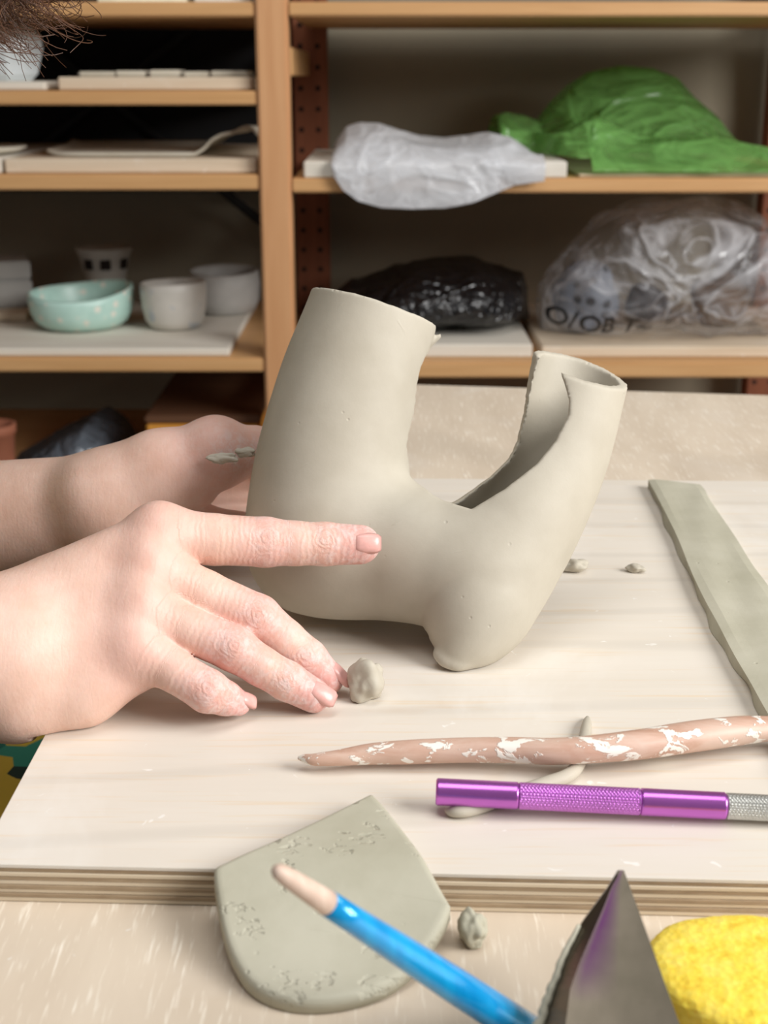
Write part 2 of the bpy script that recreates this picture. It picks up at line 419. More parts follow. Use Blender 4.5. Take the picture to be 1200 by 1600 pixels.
# ================================================================== TABLE AND BOARD
th = R(8)
tdir = Vector((math.sin(th), math.cos(th), 0)); tper = Vector((math.cos(th), -math.sin(th), 0))
tb_l = Vector((-0.139, 0.395, 0)); back_pt = onz(900, 608, TZ)
tlen = (back_pt - tb_l).dot(tdir)
cor = [tb_l - tdir*0.22, tb_l - tdir*0.22 + tper*1.1, tb_l + tdir*tlen + tper*1.1, tb_l + tdir*tlen]
tc = sum(cor, Vector())/4
table = empty('worktable', (tc.x, tc.y, 0), 'pale birch worktable that carries the plywood board and clay tools', 'table')
keep(bm_obj('tabletop', prism(cor, TZ-0.028, TZ, 0.0015), M['table']), table)
for i, c in enumerate(cor):
    q = c + (tc-c)*0.12
    keep(mesh_obj('leg', *tube([Vector((q.x, q.y, 0)), Vector((q.x, q.y, TZ-0.028))], [0.018, 0.028], 12, None, Vector((1,0,0))), M['pine']), table)
for a, b in ((0,1),(1,2),(2,3),(3,0)):
    p, q = cor[a]+(tc-cor[a])*0.13, cor[b]+(tc-cor[b])*0.13; n = (q-p).normalized().cross(Vector((0,0,1)))*0.009
    keep(bm_obj('apron', prism([p-n, q-n, q+n, p+n], TZ-0.10, TZ-0.0282, 0), M['pine']), table)

bcor = [onz(-38, 1349, BZ), onz(1420, 1380, BZ), onz(1520, 754, BZ), onz(287, 745, BZ)]
bc = sum(bcor, Vector())/4
board = empty('plywood_board', (bc.x, bc.y, TZ), 'thick plywood work board with striped layered edge lying on the table', 'board')
nply = 9; zs = np.linspace(TZ+0.0002, BZ, nply+1)
for i in range(nply):
    ins = random.uniform(0.0, 0.0007) if i < nply-1 else 0.0
    pts = [p + (bc-p).normalized()*ins*1.4 for p in bcor]
    m = M['board_face'] if i == nply-1 else (M['ply_dark'] if i % 2 else M['ply_light'])
    o = keep(bm_obj('ply', prism(pts, zs[i], zs[i+1], 0.00025), m), board)
# ragged split under the top face, seen at the front edge
def splinter(px0, px1):
    pts = []
    n = 14
    for k in range(n+1):
        p = onz(px0+(px1-px0)*k/n, 1352+(px0+(px1-px0)*k/n+38)*0.0213, BZ)
        pts.append(p)
    return pts

# ================================================================== THE CLAY FORM
def clay_form():
    h = 0.0009
    lo = np.array([-0.080, 0.50, 0.755]); hi = np.array([0.135, 0.72, 0.955])
    cent = [A(535, 720, 655)]
    O = Field(lo, hi, h); I = Field(lo, hi, h); T = 0.0047
    def both(p, q, rp, rq, k, inner=True, ki=None):
        a, b = A(*p), A(*q); ra, rb = RP(rp, p[2]), RP(rq, q[2])
        O.cone(a, b, ra, rb, k)
        if inner: I.cone(a, b, max(ra-T, 0.002), max(rb-T, 0.002), ki or k)
    def limb(pts, k, n=64):
        q = smooth_path(pts, n); go = Field(lo, hi, h); gi = Field(lo, hi, h)
        for u, v in zip(q[:-1], q[1:]):
            a, b = A(*u[:3]), A(*v[:3]); ra, rb = RP(u[3], u[2]), RP(v[3], v[2])
            go.cone(a, b, ra, rb, 0.0003, 0.02)
        gi.F = go.F + T; O.union(go, k); I.union(gi, k)
    limb([(606,380,665,98),(584,482,662,101),(546,610,660,113),(515,750,657,121),(509,842,655,121)], 0.001)
    limb([(515,845,657,110),(560,862,651,106),(640,868,640,108),(700,880,634,106),(742,892,631,102)], 0.016)
    limb([(926,495,650,77),(903,585,646,79),(862,715,642,87),(800,822,636,103),(752,905,629,102)], 0.010)
    limb([(752,905,629,102),(745,940,622,92),(735,985,615,62),(722,1010,611,41)], 0.001, 30)
    O.cone([0.005,0.695,0.80], [0.0,0.672,BZ+0.007], 0.024, 0.011, 0.006)       # the far foot, out of sight
    X, Y, Z = np.meshgrid(*O.ax, indexing='ij', sparse=True)
    Yc = Y; Zc = Z-CZ
    D = Y*cp - Zc*sp; UP = Y*sp + Zc*cp                            # along and across the optical axis, to read the photo's cut lines
    PX = 600+FPX*X/D; PY = 800-FPX*UP/D
    F = np.maximum(O.F, -np.maximum(I.F, BZ+0.0165-Z))
    F = np.where(PX < 672+3*np.sin(PY*0.2), np.maximum(F, np.where(Y < 0.660, BZ+0.0105+0.0012*np.sin(X*70)-Z, -1)), F)
    # rims: planes
    def plane(p, nx, ny, tilt):
        n2 = math.hypot(nx, ny); nx, ny = nx/n2, ny/n2
        n = np.array([nx*math.cos(tilt), 0, 0]) + np.array([0, sp, cp])*ny*math.cos(tilt) - np.array([0, cp, -sp])*math.sin(tilt)
        c = A(*p); return (X-c[0])*n[0]+(Y-c[1])*n[1]+(Z-c[2])*n[2]
    wob = 0.00018*np.sin(X*170)+0.0001*np.sin(X*611+1)
    F = np.where(PX < 735, np.maximum(F, plane((584, 481, 662), 60, 196, R(1.0))+wob), F)
    F = np.where(PX >= 735, np.maximum(F, plane((901, 575, 646), 52, 160, R(19))+wob), F)
    # the long U-shaped slot: front wall and back wall are cut on different lines
    Ly = [440, 500, 515, 540, 570, 640, 700, 745, 780, 795]; Lx = [700, 690, 684, 672, 658, 646, 636, 640, 688, 735]
    Fy = [480, 560, 580, 600, 625, 650, 690, 725, 765, 797]; Fx = [868, 872, 875, 883, 889, 887, 868, 838, 788, 735]
    By = [480, 545, 600, 690, 715, 745, 772, 790]; Bx = [823, 821, 817, 804, 790, 758, 718, 688]
    jag = 1.3*np.sin(PY*0.071)+0.8*np.sin(PY*0.37+2)*np.sin(PY*0.043)+0.8*np.sin(PY*0.83)*np.maximum(0, np.sin(PY*0.031+1))
    L = np.interp(PY, Ly, Lx)+jag; RF = np.interp(PY, Fy, Fx)+jag*0.5; RB = np.interp(PY, By, Bx)+jag
    sback = np.clip((D-0.639)/(0.647-0.639), 0, 1)
    RB = RB + 15*(1-np.clip((D-0.648)/0.020, 0, 1))                   # the cut face of the back wall slants
    Rr = RF*(1-sback)+RB*sback
    ymax = 796*(1-sback)+788*sback
    cut = np.maximum(np.maximum(L-PX, PX-Rr), PY-ymax)*(0.64/FPX)*0.8
    cut = np.maximum(cut, -(PY-430)*0.0003)
    F = np.maximum(F, -cut)
    # flat base and the board under the foot
    F = np.maximum(F, (BZ+0.0006)-Z)
    O.F = F.astype(np.float32)
    O.cone(A(664,540,668), A(687,525,667), RP(9,668), RP(4,668), 0.001)             # torn flap at the neck's cut
    for x, y, d, r in ((690,1022,607,11),(700,1034,605,11),(716,1040,604,9)): O.ell(A(x,y,d), [RP(r,d)*1.3, RP(r,d), RP(r,d)*0.8], 0.003)
    Zg = np.meshgrid(*O.ax, indexing='ij', sparse=True)[2]; O.F = np.maximum(O.F, BZ+0.0006-Zg).astype(np.float32)
    V, Q = O.mesh(2)
    # keep the largest connected piece
    return V, Q
def largest(V, Q):
    lab = np.arange(len(V))
    while True:
        m = lab[Q].min(1); new = lab.copy()
        for i in range(4): np.minimum.at(new, Q[:,i], m)
        new = new[new]
        if (new == lab).all(): break
        lab = new
    u, c = np.unique(lab, return_counts=True); k = u[c.argmax()]
    sel = lab == k; idx = np.cumsum(sel)-1
    Q = Q[sel[Q].all(1)]; return V[sel], idx[Q]
V, Q = largest(*clay_form())
vessel = np_obj('clay_vessel', V, Q, M['clay'])
tag(vessel, 'damp grey clay vessel with two open necks and a pointed foot held by both hands', 'sculpture')

# ================================================================== THE PERSON
def chain(F, pts, k):
    for a, b in zip(pts[:-1], pts[1:]):
        F.cone(A(*a[:3]), A(*b[:3]), RP(a[3], a[2]), RP(b[3], b[2]), k)
def near_attr(V, items):
    out = np.zeros(len(V))
    for (p, r, wgt) in items:
        d = np.linalg.norm(V-p, axis=1); out = np.maximum(out, wgt*np.exp(-(d/r)**2))
    return out
RIGHT = {
 'index':  [(250,836,574,45),(335,843,580,40),(415,847,586,39),(462,849,589,34.5),(508,850,592,34),(563,851,594,31)],
 'middle': [(238,893,566,45),(320,928,570,37),(402,966,573,37.5),(444,1000,576,33),(480,1030,578,32),(512,1060,580,26)],
 'ring':   [(224,955,558,43),(297,985,558,35),(365,1013,558,36),(408,1041,560,31),(448,1064,562,31),(490,1087,564,27)],
 'little': [(215,1015,551,40),(272,1048,549,33),(325,1080,549,34),(352,1091,553,27),(372,1098,557,21)]}
def right_hand():
    F = Field([-0.42, 0.40, 0.755], [0.012, 0.64, 0.90], 0.00095); G = Field([-0.42, 0.40, 0.755], [0.012, 0.64, 0.90], 0.00095)
    for f in RIGHT.values():
        H = f
        for j, (a, b) in enumerate(zip(H[:-1], H[1:])):
            G.cone(A(*a[:3]), A(*b[:3]), RP(a[3], a[2]), RP(b[3], b[2]), 0.0016)
    # metacarpals, heel, thumb side
    for (a, b) in (((250,836,574,43),(40,962,562,76)), ((236,893,567,44),(30,1005,557,80)), ((222,953,559,43),(20,1040,552,80)), ((213,1013,553,40),(20,1072,549,72))):
        chain(F, [a, b], 0.010)
    chain(F, [(205,1042,556,44),(130,1078,554,50),(30,1090,552,62)], 0.010)
    chain(F, [(90,935,585,70),(190,880,602,48)], 0.012)
    chain(F, [(190,880,602,48),(280,850,622,34),(345,848,634,29)], 0.006)     # thumb, behind the index finger
    for p in ((246,823,571,24),(231,877,560,25),(216,937,553,24),(205,1001,548,22)):      # knuckles
        F.ell(A(*p[:3]), [RP(p[3], p[2])]*3, 0.013)
    wr = A(10, 1028, 553); el = np.array([-0.405, 0.455, 0.845])
    F.cone(A(30, 1000, 556), wr+np.array([-0.02,0,0.002]), RP(86,555), 0.0245, 0.012); F.cone(A(20,1060,552), wr+np.array([-0.02,-0.002,-0.006]), RP(78,552), 0.0245, 0.012)
    F.cone(wr, wr+(el-wr)*0.45, 0.0255, 0.037, 0.012); F.cone(wr+(el-wr)*0.45, el, 0.037, 0.041, 0.01)
    F.union(G, 0.006)
    X, Y, Z = np.meshgrid(*F.ax, indexing='ij', sparse=True)
    inboard = (X > -0.1435)
    F.F = np.where(inboard, np.maximum(F.F, BZ+0.0004-Z), F.F).astype(np.float32)
    return F.mesh(1)
LEFT_TH = [(150,775,688,60),(250,733,690,58),(337,711,692,54),(396,704,702,37),(470,706,716,30)]
def left_hand():
    F = Field([-0.42, 0.58, 0.755], [0.03, 0.80, 0.90], 0.0012); G = Field([-0.42, 0.58, 0.755], [0.03, 0.80, 0.90], 0.0012)
    chain(F, LEFT_TH[:3], 0.008); chain(G, LEFT_TH[2:], 0.004)
    F.ell(A(338,695,690), [RP(40,690)]*3, 0.01)
    chain(F, [(300,745,690,38),(312,765,694,28)], 0.004)                       # fold of the thumb's ball
    chain(F, [(170,800,695,62),(300,822,712,34),(400,832,728,30)], 0.010)       # edge of the palm
    chain(F, [(190,780,712,58),(300,782,752,40)], 0.010)
    for i, (y, d) in enumerate(((722,752),(752,758),(786,757),(820,748))):       # fingers along the far side of the vessel
        chain(G, [(290,y*0.7+235,752,32),(400,y,d,29),(500,y-4,d-8,26),(560,y-6,d-17,22)], 0.002)
    wr = A(185, 782, 698); el = np.array([-0.40, 0.715, 0.757])
    F.cone(A(230,768,697), wr, RP(66,697), 0.0245, 0.012)
    F.cone(wr, wr+(el-wr)*0.5, 0.0245, 0.036, 0.012); F.cone(wr+(el-wr)*0.5, el, 0.036, 0.041, 0.01)
    F.union(G, 0.005)
    return F.mesh(1)
V1, Q1 = largest(*right_hand()); V2, Q2 = largest(*left_hand())
def trunk():
    F = Field([-0.75, 0.36, 0.02], [0.10, 0.92, 1.32], 0.0075)
    hc = np.array([-0.30, 0.615, 1.18])
    fd = np.array([0.62, 0.0, -0.78]); ud = np.array([0.78, 0.0, 0.62]); sd = np.array([0, 1.0, 0])
    Rm = np.array([fd, sd, ud])
    H = lambda f, s_, u: hc + fd*f + sd*s_ + ud*u
    F.ell(H(-0.01,0,0.02), [0.098,0.076,0.100], 0.01, Rm); F.ell(H(0.02,0,-0.05), [0.068,0.058,0.075], 0.03, Rm)
    F.cone(H(0.075,0,0.005), H(0.105,0,-0.025), 0.009, 0.013, 0.012)            # nose
    F.ell(H(0.078,0,-0.062), [0.012,0.026,0.010], 0.01, Rm); F.ell(H(0.07,0,-0.098), [0.02,0.026,0.02], 0.02, Rm)
    for s_ in (-1, 1):
        F.ell(H(0.07,s_*0.033,0.012), [0.014,0.016,0.012], 0.006, Rm); F.ell(H(-0.012,s_*0.078,-0.015), [0.022,0.010,0.032], 0.008, Rm)
    F.cone(hc+np.array([-0.07,0,-0.03]), [-0.47,0.615,1.06], 0.052, 0.058, 0.03)
    for s_, sh, el in ((-1, (-0.515,0.45,1.03), (-0.405,0.455,0.845)), (1, (-0.515,0.78,1.03), (-0.40,0.715,0.757))):
        F.cone([-0.48,0.615,1.05], sh, 0.06, 0.055, 0.04); F.cone(sh, el, 0.048, 0.040, 0.02)
        F.cone(el, np.array(el)+np.array([0.05,0.0,-0.006]), 0.0405, 0.039, 0.01)
    F.ell([-0.48,0.615,0.90], [0.11,0.16,0.20], 0.06); F.ell([-0.48,0.615,0.62], [0.13,0.18,0.16], 0.06)
    for s_ in (-1, 1):
        F.cone([-0.45,0.615+s_*0.09,0.53], [-0.07,0.615+s_*0.10,0.55], 0.085, 0.058, 0.03)
        F.cone([-0.07,0.615+s_*0.10,0.55], [-0.10,0.615+s_*0.10,0.08], 0.055, 0.036, 0.02)
        F.cone([-0.10,0.615+s_*0.10,0.06], [0.03,0.615+s_*0.11,0.05], 0.034, 0.028, 0.02)
    return F.mesh(2), hc, fd, ud, sd
(V3, Q3), HC, FD, UD, SD_ = trunk()
V = np.concatenate([V1, V2, V3]); Q = np.concatenate([Q1, Q2+len(V1), Q3+len(V1)+len(V2)])
pk, du, kn = [], [], []
def dorsal(p): return A(p[0], p[1]-p[3]*0.15, p[2]-p[3]*0.27*0.95)
for nme, f in RIGHT.items():
    ip = 2; idp = 4 if len(f) == 6 else 3
    pk += [(A(*f[ip][:3]), 0.015, 0.75), (A(*f[-1][:3]), 0.016, 1.0), (A(*f[idp][:3]), 0.012, 0.6), (A(*f[0][:3]), 0.018, 0.45)]
    du += [(A(*f[ip][:3]), 0.014, 0.8), (A(*f[-1][:3]), 0.018, 0.75), (A(*f[idp][:3]), 0.015, 0.85)]
    kn += [(dorsal(f[ip]), 1.0), (dorsal(f[idp]), 0.8)]
pk += [(A(337,712,692), 0.025, 0.6), (A(320,765,700), 0.02, 0.4)]
du += [(A(362,707,678), 0.010, 1.0), (A(385,702,684), 0.009, 1.0), (A(338,712,692), 0.022, 0.5)]
pink = near_attr(V, pk); dust = near_attr(V, du); knd = np.full(len(V), 14.0)
fal = np.zeros(len(V))
for f in RIGHT.values():
    acc = 0.0
    for j in range(len(f)-1):
        a_, b_ = A(*f[j][:3]), A(*f[j+1][:3]); L_ = np.linalg.norm(b_-a_); t_ = np.clip((V-a_)@(b_-a_)/L_**2, 0, 1)
        d_ = np.linalg.norm(V-a_-t_[:,None]*(b_-a_), axis=1); ok = d_ < RP(f[j][3], f[j][2])*1.12
        fal = np.where(ok, (acc+t_*L_)*1000, fal); acc += L_
for p, s_ in kn: knd = np.minimum(knd, np.linalg.norm(V-p, axis=1)*1000/s_)
person = np_obj('person', V, Q, M['skin'], {'pink': pink, 'dust': dust, 'knuckle': knd, 'along': fal})
tag(person, 'person in a colourful patterned dress leaning in to hold the clay vessel with both hands', 'person')

def nail(p, tdir, ndir, ln, wd, rad):
    t = tdir.normalized(); n = (ndir - t*ndir.dot(t)).normalized(); b = t.cross(n)
    vs, fs = [], []; N, K = 9, 9
    for i in range(N):
        u = i/(N-1); ww = wd*(0.5-0.5*abs(2*u-1)**4*0.35) * (1 if u > 0.5 else 0.9+0.2*u)
        for j in range(K):
            s_ = (j/(K-1)*2-1); a = s_*ww/rad
            edge = max(abs(s_), abs(2*u-1))
            vs.append(p + t*(u-0.4)*ln + b*math.sin(a)*rad + n*((math.cos(a)-1)*rad + 0.0006 - 0.0011*(edge > 0.99) - 0.0012*(2*u-0.8)**2*0.6))
    for i in range(N-1):
        for j in range(K-1): fs.append((i*K+j, i*K+j+1, (i+1)*K+j+1, (i+1)*K+j))
    o = mesh_obj('fingernail', vs, fs, M['nail'], person, True)
    sm = o.modifiers.new('thick', 'SOLIDIFY'); sm.thickness = 0.0004; sm.offset = -1
cdir = Vector((0, -cp, sp)); upv = Vector((0, sp, cp))
for nme, nd, off in (('index', cdir*0.97+upv*0.12+Vector((0.08,0,0)), 0.0), ('middle', cdir*0.35+upv*0.75+Vector((0.45,0,0)), 0), ('ring', cdir*0.72+upv*0.45+Vector((0.30,0,0)), 0), ('little', cdir*0.3+upv*0.3+Vector((0.8,0,0)), 0)):
    f = RIGHT[nme]; a, b = Vector(A(*f[-2][:3])), Vector(A(*f[-1][:3])); r = RP(f[-1][3], f[-1][2])
    t = (b-a).normalized(); n = (nd - t*nd.dot(t)).normalized()
    sc_ = 1.0 if nme != 'little' else 0.75
    nail(b + n*(r+0.0001) + t*0.001, t, n, 0.0125*sc_, 0.0098*sc_, r*0.95)

# the dress: follows the trunk, short sleeves to the elbow
def dress():
    F = Field([-0.78, 0.32, 0.25], [0.10, 0.96, 1.10], 0.008)
    F.ell([-0.48,0.615,0.91], [0.128,0.178,0.185], 0.05); F.ell([-0.47,0.615,0.62], [0.155,0.205,0.17], 0.06)
    for s_, sh, el in ((-1, (-0.515,0.45,1.03), (-0.405,0.455,0.845)), (1, (-0.515,0.78,1.03), (-0.40,0.715,0.757))):
        F.cone([-0.48,0.615,1.035], sh, 0.066, 0.066, 0.04); F.cone(sh, np.array(el)+np.array([0.02,0,-0.005]), 0.064, 0.056, 0.02)
    for s_ in (-1, 1): F.cone([-0.45,0.615+s_*0.10,0.53], [-0.05,0.625+s_*0.115,0.55], 0.105, 0.085, 0.05)
    F.cone([-0.06,0.50,0.52], [-0.07,0.50,0.36], 0.08, 0.085, 0.03); F.cone([-0.06,0.74,0.52], [-0.07,0.74,0.36], 0.08, 0.085, 0.03)
    F.cone([-0.06,0.50,0.40], [-0.07,0.74,0.40], 0.08, 0.085, 0.03); F.cone([-0.30,0.78,0.56], [-0.14,0.80,0.60], 0.07, 0.05, 0.03)
    X, Y, Z = np.meshgrid(*F.ax, indexing='ij', sparse=True)
    F.F = (F.F + 0.004*np.sin(X*60+Y*40)*np.sin(Z*35)).astype(np.float32)
    return F.mesh(2)
t = NT('patterned cotton'); vo = t.new('ShaderNodeTexVoronoi', distance='CHEBYCHEV'); vo.inputs['Scale'].default_value = 34; t.link(t.coord((1,1,1),(0.5,0.4,0.75)), vo.inputs['Vector'])
sep = t.new('ShaderNodeSeparateColor'); t.link(vo.outputs['Color'], sep.inputs[0])
t.color(t.ramp(sep.outputs[0], [(0.0, srgb(38,120,104)), (0.26, srgb(214,138,44)), (0.42, srgb(60,150,128)), (0.6, srgb(222,188,70)), (0.75, srgb(110,24,40)), (0.87, srgb(40,60,52))], 'CONSTANT')); t.set(Roughness=0.85)
t.bump(t.noise(t.coord(), 900, 2), 0.2, 0.0005); M['dress'] = t.m
dV, dQ = dress(); d_ = np_obj('patterned_dress', dV, dQ, M['dress'], None, person); d_['label'] = 'dress with a teal, orange and yellow geometric pattern'

# hair: a curly mop with loose strands
t = NT('brown hair'); n = t.noise(t.coord(), 60, 3); t.color(t.ramp(n, [(0.3, srgb(62, 38, 26)), (0.7, srgb(108, 70, 46))])); t.set(Roughness=0.4); M['hair'] = t.m
def hair_cap():
    F = Field([-0.55, 0.42, 0.98], [-0.12, 0.82, 1.40], 0.006)
    c = HC + UD*0.035 - FD*0.02
    F.ell(c, [0.125,0.115,0.125], 0.02); F.ell(HC-FD*0.09-UD*0.03, [0.09,0.105,0.12], 0.04)
    for s_ in (-1, 1): F.ell(HC+SD_*s_*0.09-UD*0.05-FD*0.01, [0.06,0.045,0.095], 0.03)
    X, Y, Z = np.meshgrid(*F.ax, indexing='ij', sparse=True)
    f = HC + FD*0.12 - UD*0.02
    d = np.sqrt((X-f[0])**2+((Y-f[1])*1.15)**2+(Z-f[2])**2)-0.085
    F.F = np.maximum(F.F + 0.006*np.sin(X*150+2)*np.sin(Y*140)*np.sin(Z*160), -d).astype(np.float32); return F.mesh(1)
hV, hQ = hair_cap(); hair = np_obj('hair', hV, hQ, M['hair'], None, person); hair['label'] = 'dark brown curly hair with loose strands'
cu = bpy.data.curves.new('hair_strands', 'CURVE'); cu.dimensions = '3D'; cu.bevel_depth = 0.00032; cu.bevel_resolution = 0
rnd = random.Random(4)
for i in range(900):
    a = rnd.uniform(-0.5, 0.6)
    st = Vector(HC) + Vector(UD)*rnd.uniform(0.02, 0.09) + Vector(FD)*rnd.uniform(0.02, 0.09) + Vector((0, rnd.uniform(-0.11, 0.10), 0))
    end = ony(rnd.triangular(-110, 112, -25), rnd.triangular(-70, 92, 5), 0.60+rnd.uniform(-0.07, 0.07))
    if i % 18 == 0: end = ony(rnd.uniform(-10, 118), rnd.uniform(-10, 130) if i % 54 == 0 else rnd.uniform(-10, 60), 0.6)
    s = cu.splines.new('POLY'); n = 64; s.points.add(n-1)
    rad = rnd.uniform(0.005, 0.014); ph = rnd.uniform(0, 6.28); fr = rnd.uniform(1.5, 3.6)
    mid = (st+end)/2 + Vector((0.03, 0, 0.02))
    for k in range(n):
        u = k/(n-1); p = st*(1-u)**2 + mid*2*u*(1-u) + end*u*u; r_ = rad*(0.3+u)
        p = p + Vector((math.cos(ph+fr*6.28*u)*r_, math.sin(ph*1.7+fr*6.28*u)*r_, math.sin(ph+fr*6.28*u)*r_))
        s.points[k].co = (*p, 1); s.points[k].radius = 1-0.5*u
cu.materials.append(M['hair']); strands = link(bpy.data.objects.new('hair_strands', cu), hair); strands['kind'] = 'stuff'

# ================================================================== THINGS ON THE BOARD
def slab(name, outline, zf, thick, mat, rings=22, n=110, zfu=None):
    a = smooth_path(outline+[outline[0]], n+1)[:-1]; c = a.mean(0)
    vs, fs = [], []
    for side in (1, 0):
        for r in range(rings+1):
            for p in a:
                q = c + (p-c)*(r/rings)
                rr = r/rings; ed = 0.0 if rr < 0.98 else 0.0007
                q2 = c + (p-c)*(rr if rr < 0.99 else 1-0.004*side)
                vs.append((q2[0], q2[1], zf(*q) + (thick*side - (ed if side else 0)) ))
    m = len(a); half = (rings+1)*m
    for r in range(rings):
        for k in range(m):
            k2 = (k+1) % m
            fs.append((r*m+k, (r+1)*m+k, (r+1)*m+k2, r*m+k2)); fs.append((half+r*m+k, half+r*m+k2, half+(r+1)*m+k2, half+(r+1)*m+k))
    for k in range(m):
        k2 = (k+1) % m; fs.append((rings*m+k, half+rings*m+k, half+rings*m+k2, rings*m+k2))
    return mesh_obj(name, vs, fs, mat, None, True)
def px_outline(pts, z): return [tuple(onz(x, y, z)[:2]) for x, y in pts]
# clay strip (flat band)
ST = 0.0062
lft = [(1013,748),(1026,772),(1042,803),(1060,840),(1080,890),(1100,932),(1122,972),(1146,1018),(1172,1062),(1200,1112),(1262,1215)]
rgt = [(1330,1130),(1262,1010),(1204,918),(1176,880),(1150,838),(1128,806),(1110,780),(1102,764),(1094,755)]
strip_pts = [Vector((*p, 0)) for p in px_outline(lft+rgt, BZ+ST)]
L_ = smooth_path([tuple(onz(x,y,BZ+ST)) for x,y in lft], 60); R_ = smooth_path([tuple(onz(x,y,BZ+ST)) for x,y in reversed(rgt)], 60)
vs, fs = [], []; NC = 8
for i in range(60):
    for j in range(NC+1):
        p = L_[i]*(1-j/NC)+R_[i]*(j/NC); dz = 0.0003*math.sin(i*0.23+j*0.7)*(0 < j < NC)
        vs.append((p[0], p[1], BZ+ST-0.0003+dz - (0.0005 if j in (0, NC) else 0)))
off = len(vs)
for i in range(60):
    for j in range(NC+1):
        p = L_[i]*(1-j/NC)+R_[i]*(j/NC); wv = 0.0012*math.sin(i*0.31)+0.0007*math.sin(i*0.83+1)
        vs.append((p[0]+(wv-0.0006 if j == 0 else 0), p[1], BZ+0.0003))
def idx(i, j, s): return s*off+i*(NC+1)+j
for i in range(59):
    for j in range(NC):
        fs.append((idx(i,j,0), idx(i,j+1,0), idx(i+1,j+1,0), idx(i+1,j,0))); fs.append((idx(i,j,1), idx(i+1,j,1), idx(i+1,j+1,1), idx(i,j+1,1)))
    fs.append((idx(i,0,0), idx(i+1,0,0), idx(i+1,0,1), idx(i,0,1))); fs.append((idx(i,NC,0), idx(i,NC,1), idx(i+1,NC,1), idx(i+1,NC,0)))
for i in (0, 59):
    for j in range(NC): fs.append((idx(i,j,0), idx(i,j,1), idx(i,j+1,1), idx(i,j+1,0)))
s_ = mesh_obj('clay_strip', vs, fs, M['clay_strip']); tag(s_, 'long flat strip of rolled clay lying along the right of the board', 'clay strip')
bm = bmesh.new(); bm.from_mesh(s_.data); bmesh.ops.recalc_face_normals(bm, faces=bm.faces); bm.to_mesh(s_.data); bm.free()

# half-round slab draped over the board's front edge
outl = [(574,1242),(580,1240),(585,1243),(606,1266),(642,1312),(680,1372),(701,1409),(704,1414),(701,1422),(690,1446),(652,1500),(602,1538),(540,1557),(478,1562),(424,1552),(386,1528),(361,1488),(346,1440),(336,1384),(334,1360),(337,1355),(343,1351),(362,1342),(420,1316),(500,1279)]
def slab_z(x, y):
    ye = 0.393 - x*0.04                                           # where the board's front edge lies
    u = (y-(ye-0.052))/0.056; u = min(max(u, 0), 1); u = u*u*(3-2*u)
    return TZ+0.0006 + (BZ-TZ+0.0012)*u
def un(px, py):
    z = TZ+0.004
    for _ in range(12):
        p = onz(px, py, z); z = slab_z(p.x, p.y)+0.005
    return (p.x, p.y)
def dense(pts, m=6, corner=()):
    out = []
    for i, p in enumerate(pts):
        q = pts[(i+1) % len(pts)]
        for k in range(m): out.append((p[0]+(q[0]-p[0])*k/m, p[1]+(q[1]-p[1])*k/m))
    return out
hs = slab('clay_slab', [un(*p) for p in outl], slab_z, 0.0052, M['clay_slab'], 26, 150)
tag(hs, 'half-round clay slab with scratches propped over the front edge of the board', 'clay slab')

# wooden modelling tool smeared with slip
tool_px = [(466,1184,2.5),(476,1185,7),(492,1187,10),(530,1184,13),(580,1178,17),(640,1175,19.5),(720,1172,20),(800,1172,21),(860,1174,21.5),(920,1171,22),(1000,1163,24),(1080,1151,25),(1150,1142,23.5),(1200,1138,20),(1245,1134,13),(1268,1132,4)]
a = smooth_path(tool_px, 90); path, rad, fl = [], [], []
for x, y, r in a:
    u = (x-466)/800; z = BZ+0.0052+0.0046*min(u/0.55, 1.0)
    p = onz(x, y, z); d = (p-C0).dot(Vector((0,cp,-sp))); path.append(p); rad.append(r*d/FPX*1.1); fl.append(0.85)
v, f = tube(path, rad, 20, fl)
t = NT('slip smeared wood'); n = t.noise(t.coord((20,120,120)), 1, 5, 0.6, 0.5)
col = t.ramp(n, [(0.3, srgb(188, 146, 124)), (0.7, srgb(218, 186, 168))])
s1 = t.noise(t.coord((55,110,110)), 1, 4, 0.6, 0.8); col = t.mix(t.math('MULTIPLY', t.ramp(s1, [(0.45, BK), (0.7, WH)]), 0.6), col, srgb(212, 188, 172))
s2 = t.noise(t.coord((70,110,110)), 1, 5, 0.62, 0.5); blob = t.ramp(s2, [(0.55, BK), (0.57, WH)]); col = t.mix(blob, col, srgb(242, 236, 226))
t.color(col); t.set(Roughness=0.45); t.bump(t.math('ADD', t.math('MULTIPLY', blob, 0.7), t.math('MULTIPLY', n, 0.2)), 0.5, 0.0008); M['tool'] = t.m
tl = mesh_obj('modelling_tool', v, f, M['tool'], None, True); tag(tl, 'long wooden modelling tool smeared with white slip lying above the purple knife', 'tool')

# clay coil beneath the tools
coil_px = [(697,1266,3),(706,1268,9),(724,1266,12),(752,1257,13),(800,1241,12.5),(850,1224,12.5),(885,1212,12),(903,1195,11),(910,1170,10.5),(914,1148,9),(917,1130,7.5),(918,1121,3)]
a = smooth_path(coil_px, 60); path, rad = [], []
for x, y, r in a:
    p0 = onz(x, y, BZ+0.003); d = (p0-C0).dot(Vector((0,cp,-sp))); rr = r*d/FPX; path.append(onz(x, y, BZ+0.0003+rr*0.92)); rad.append(rr)
for i, p in enumerate(path): path[i] = Vector((p.x, p.y, min(p.z, BZ+0.0027)))
v, f = tube(path, rad, 14, [0.9]*60); cl = mesh_obj('clay_coil', v, f, M['clay'], None, True); tag(cl, 'thin curved clay coil under the wooden tool and purple knife', 'clay coil')

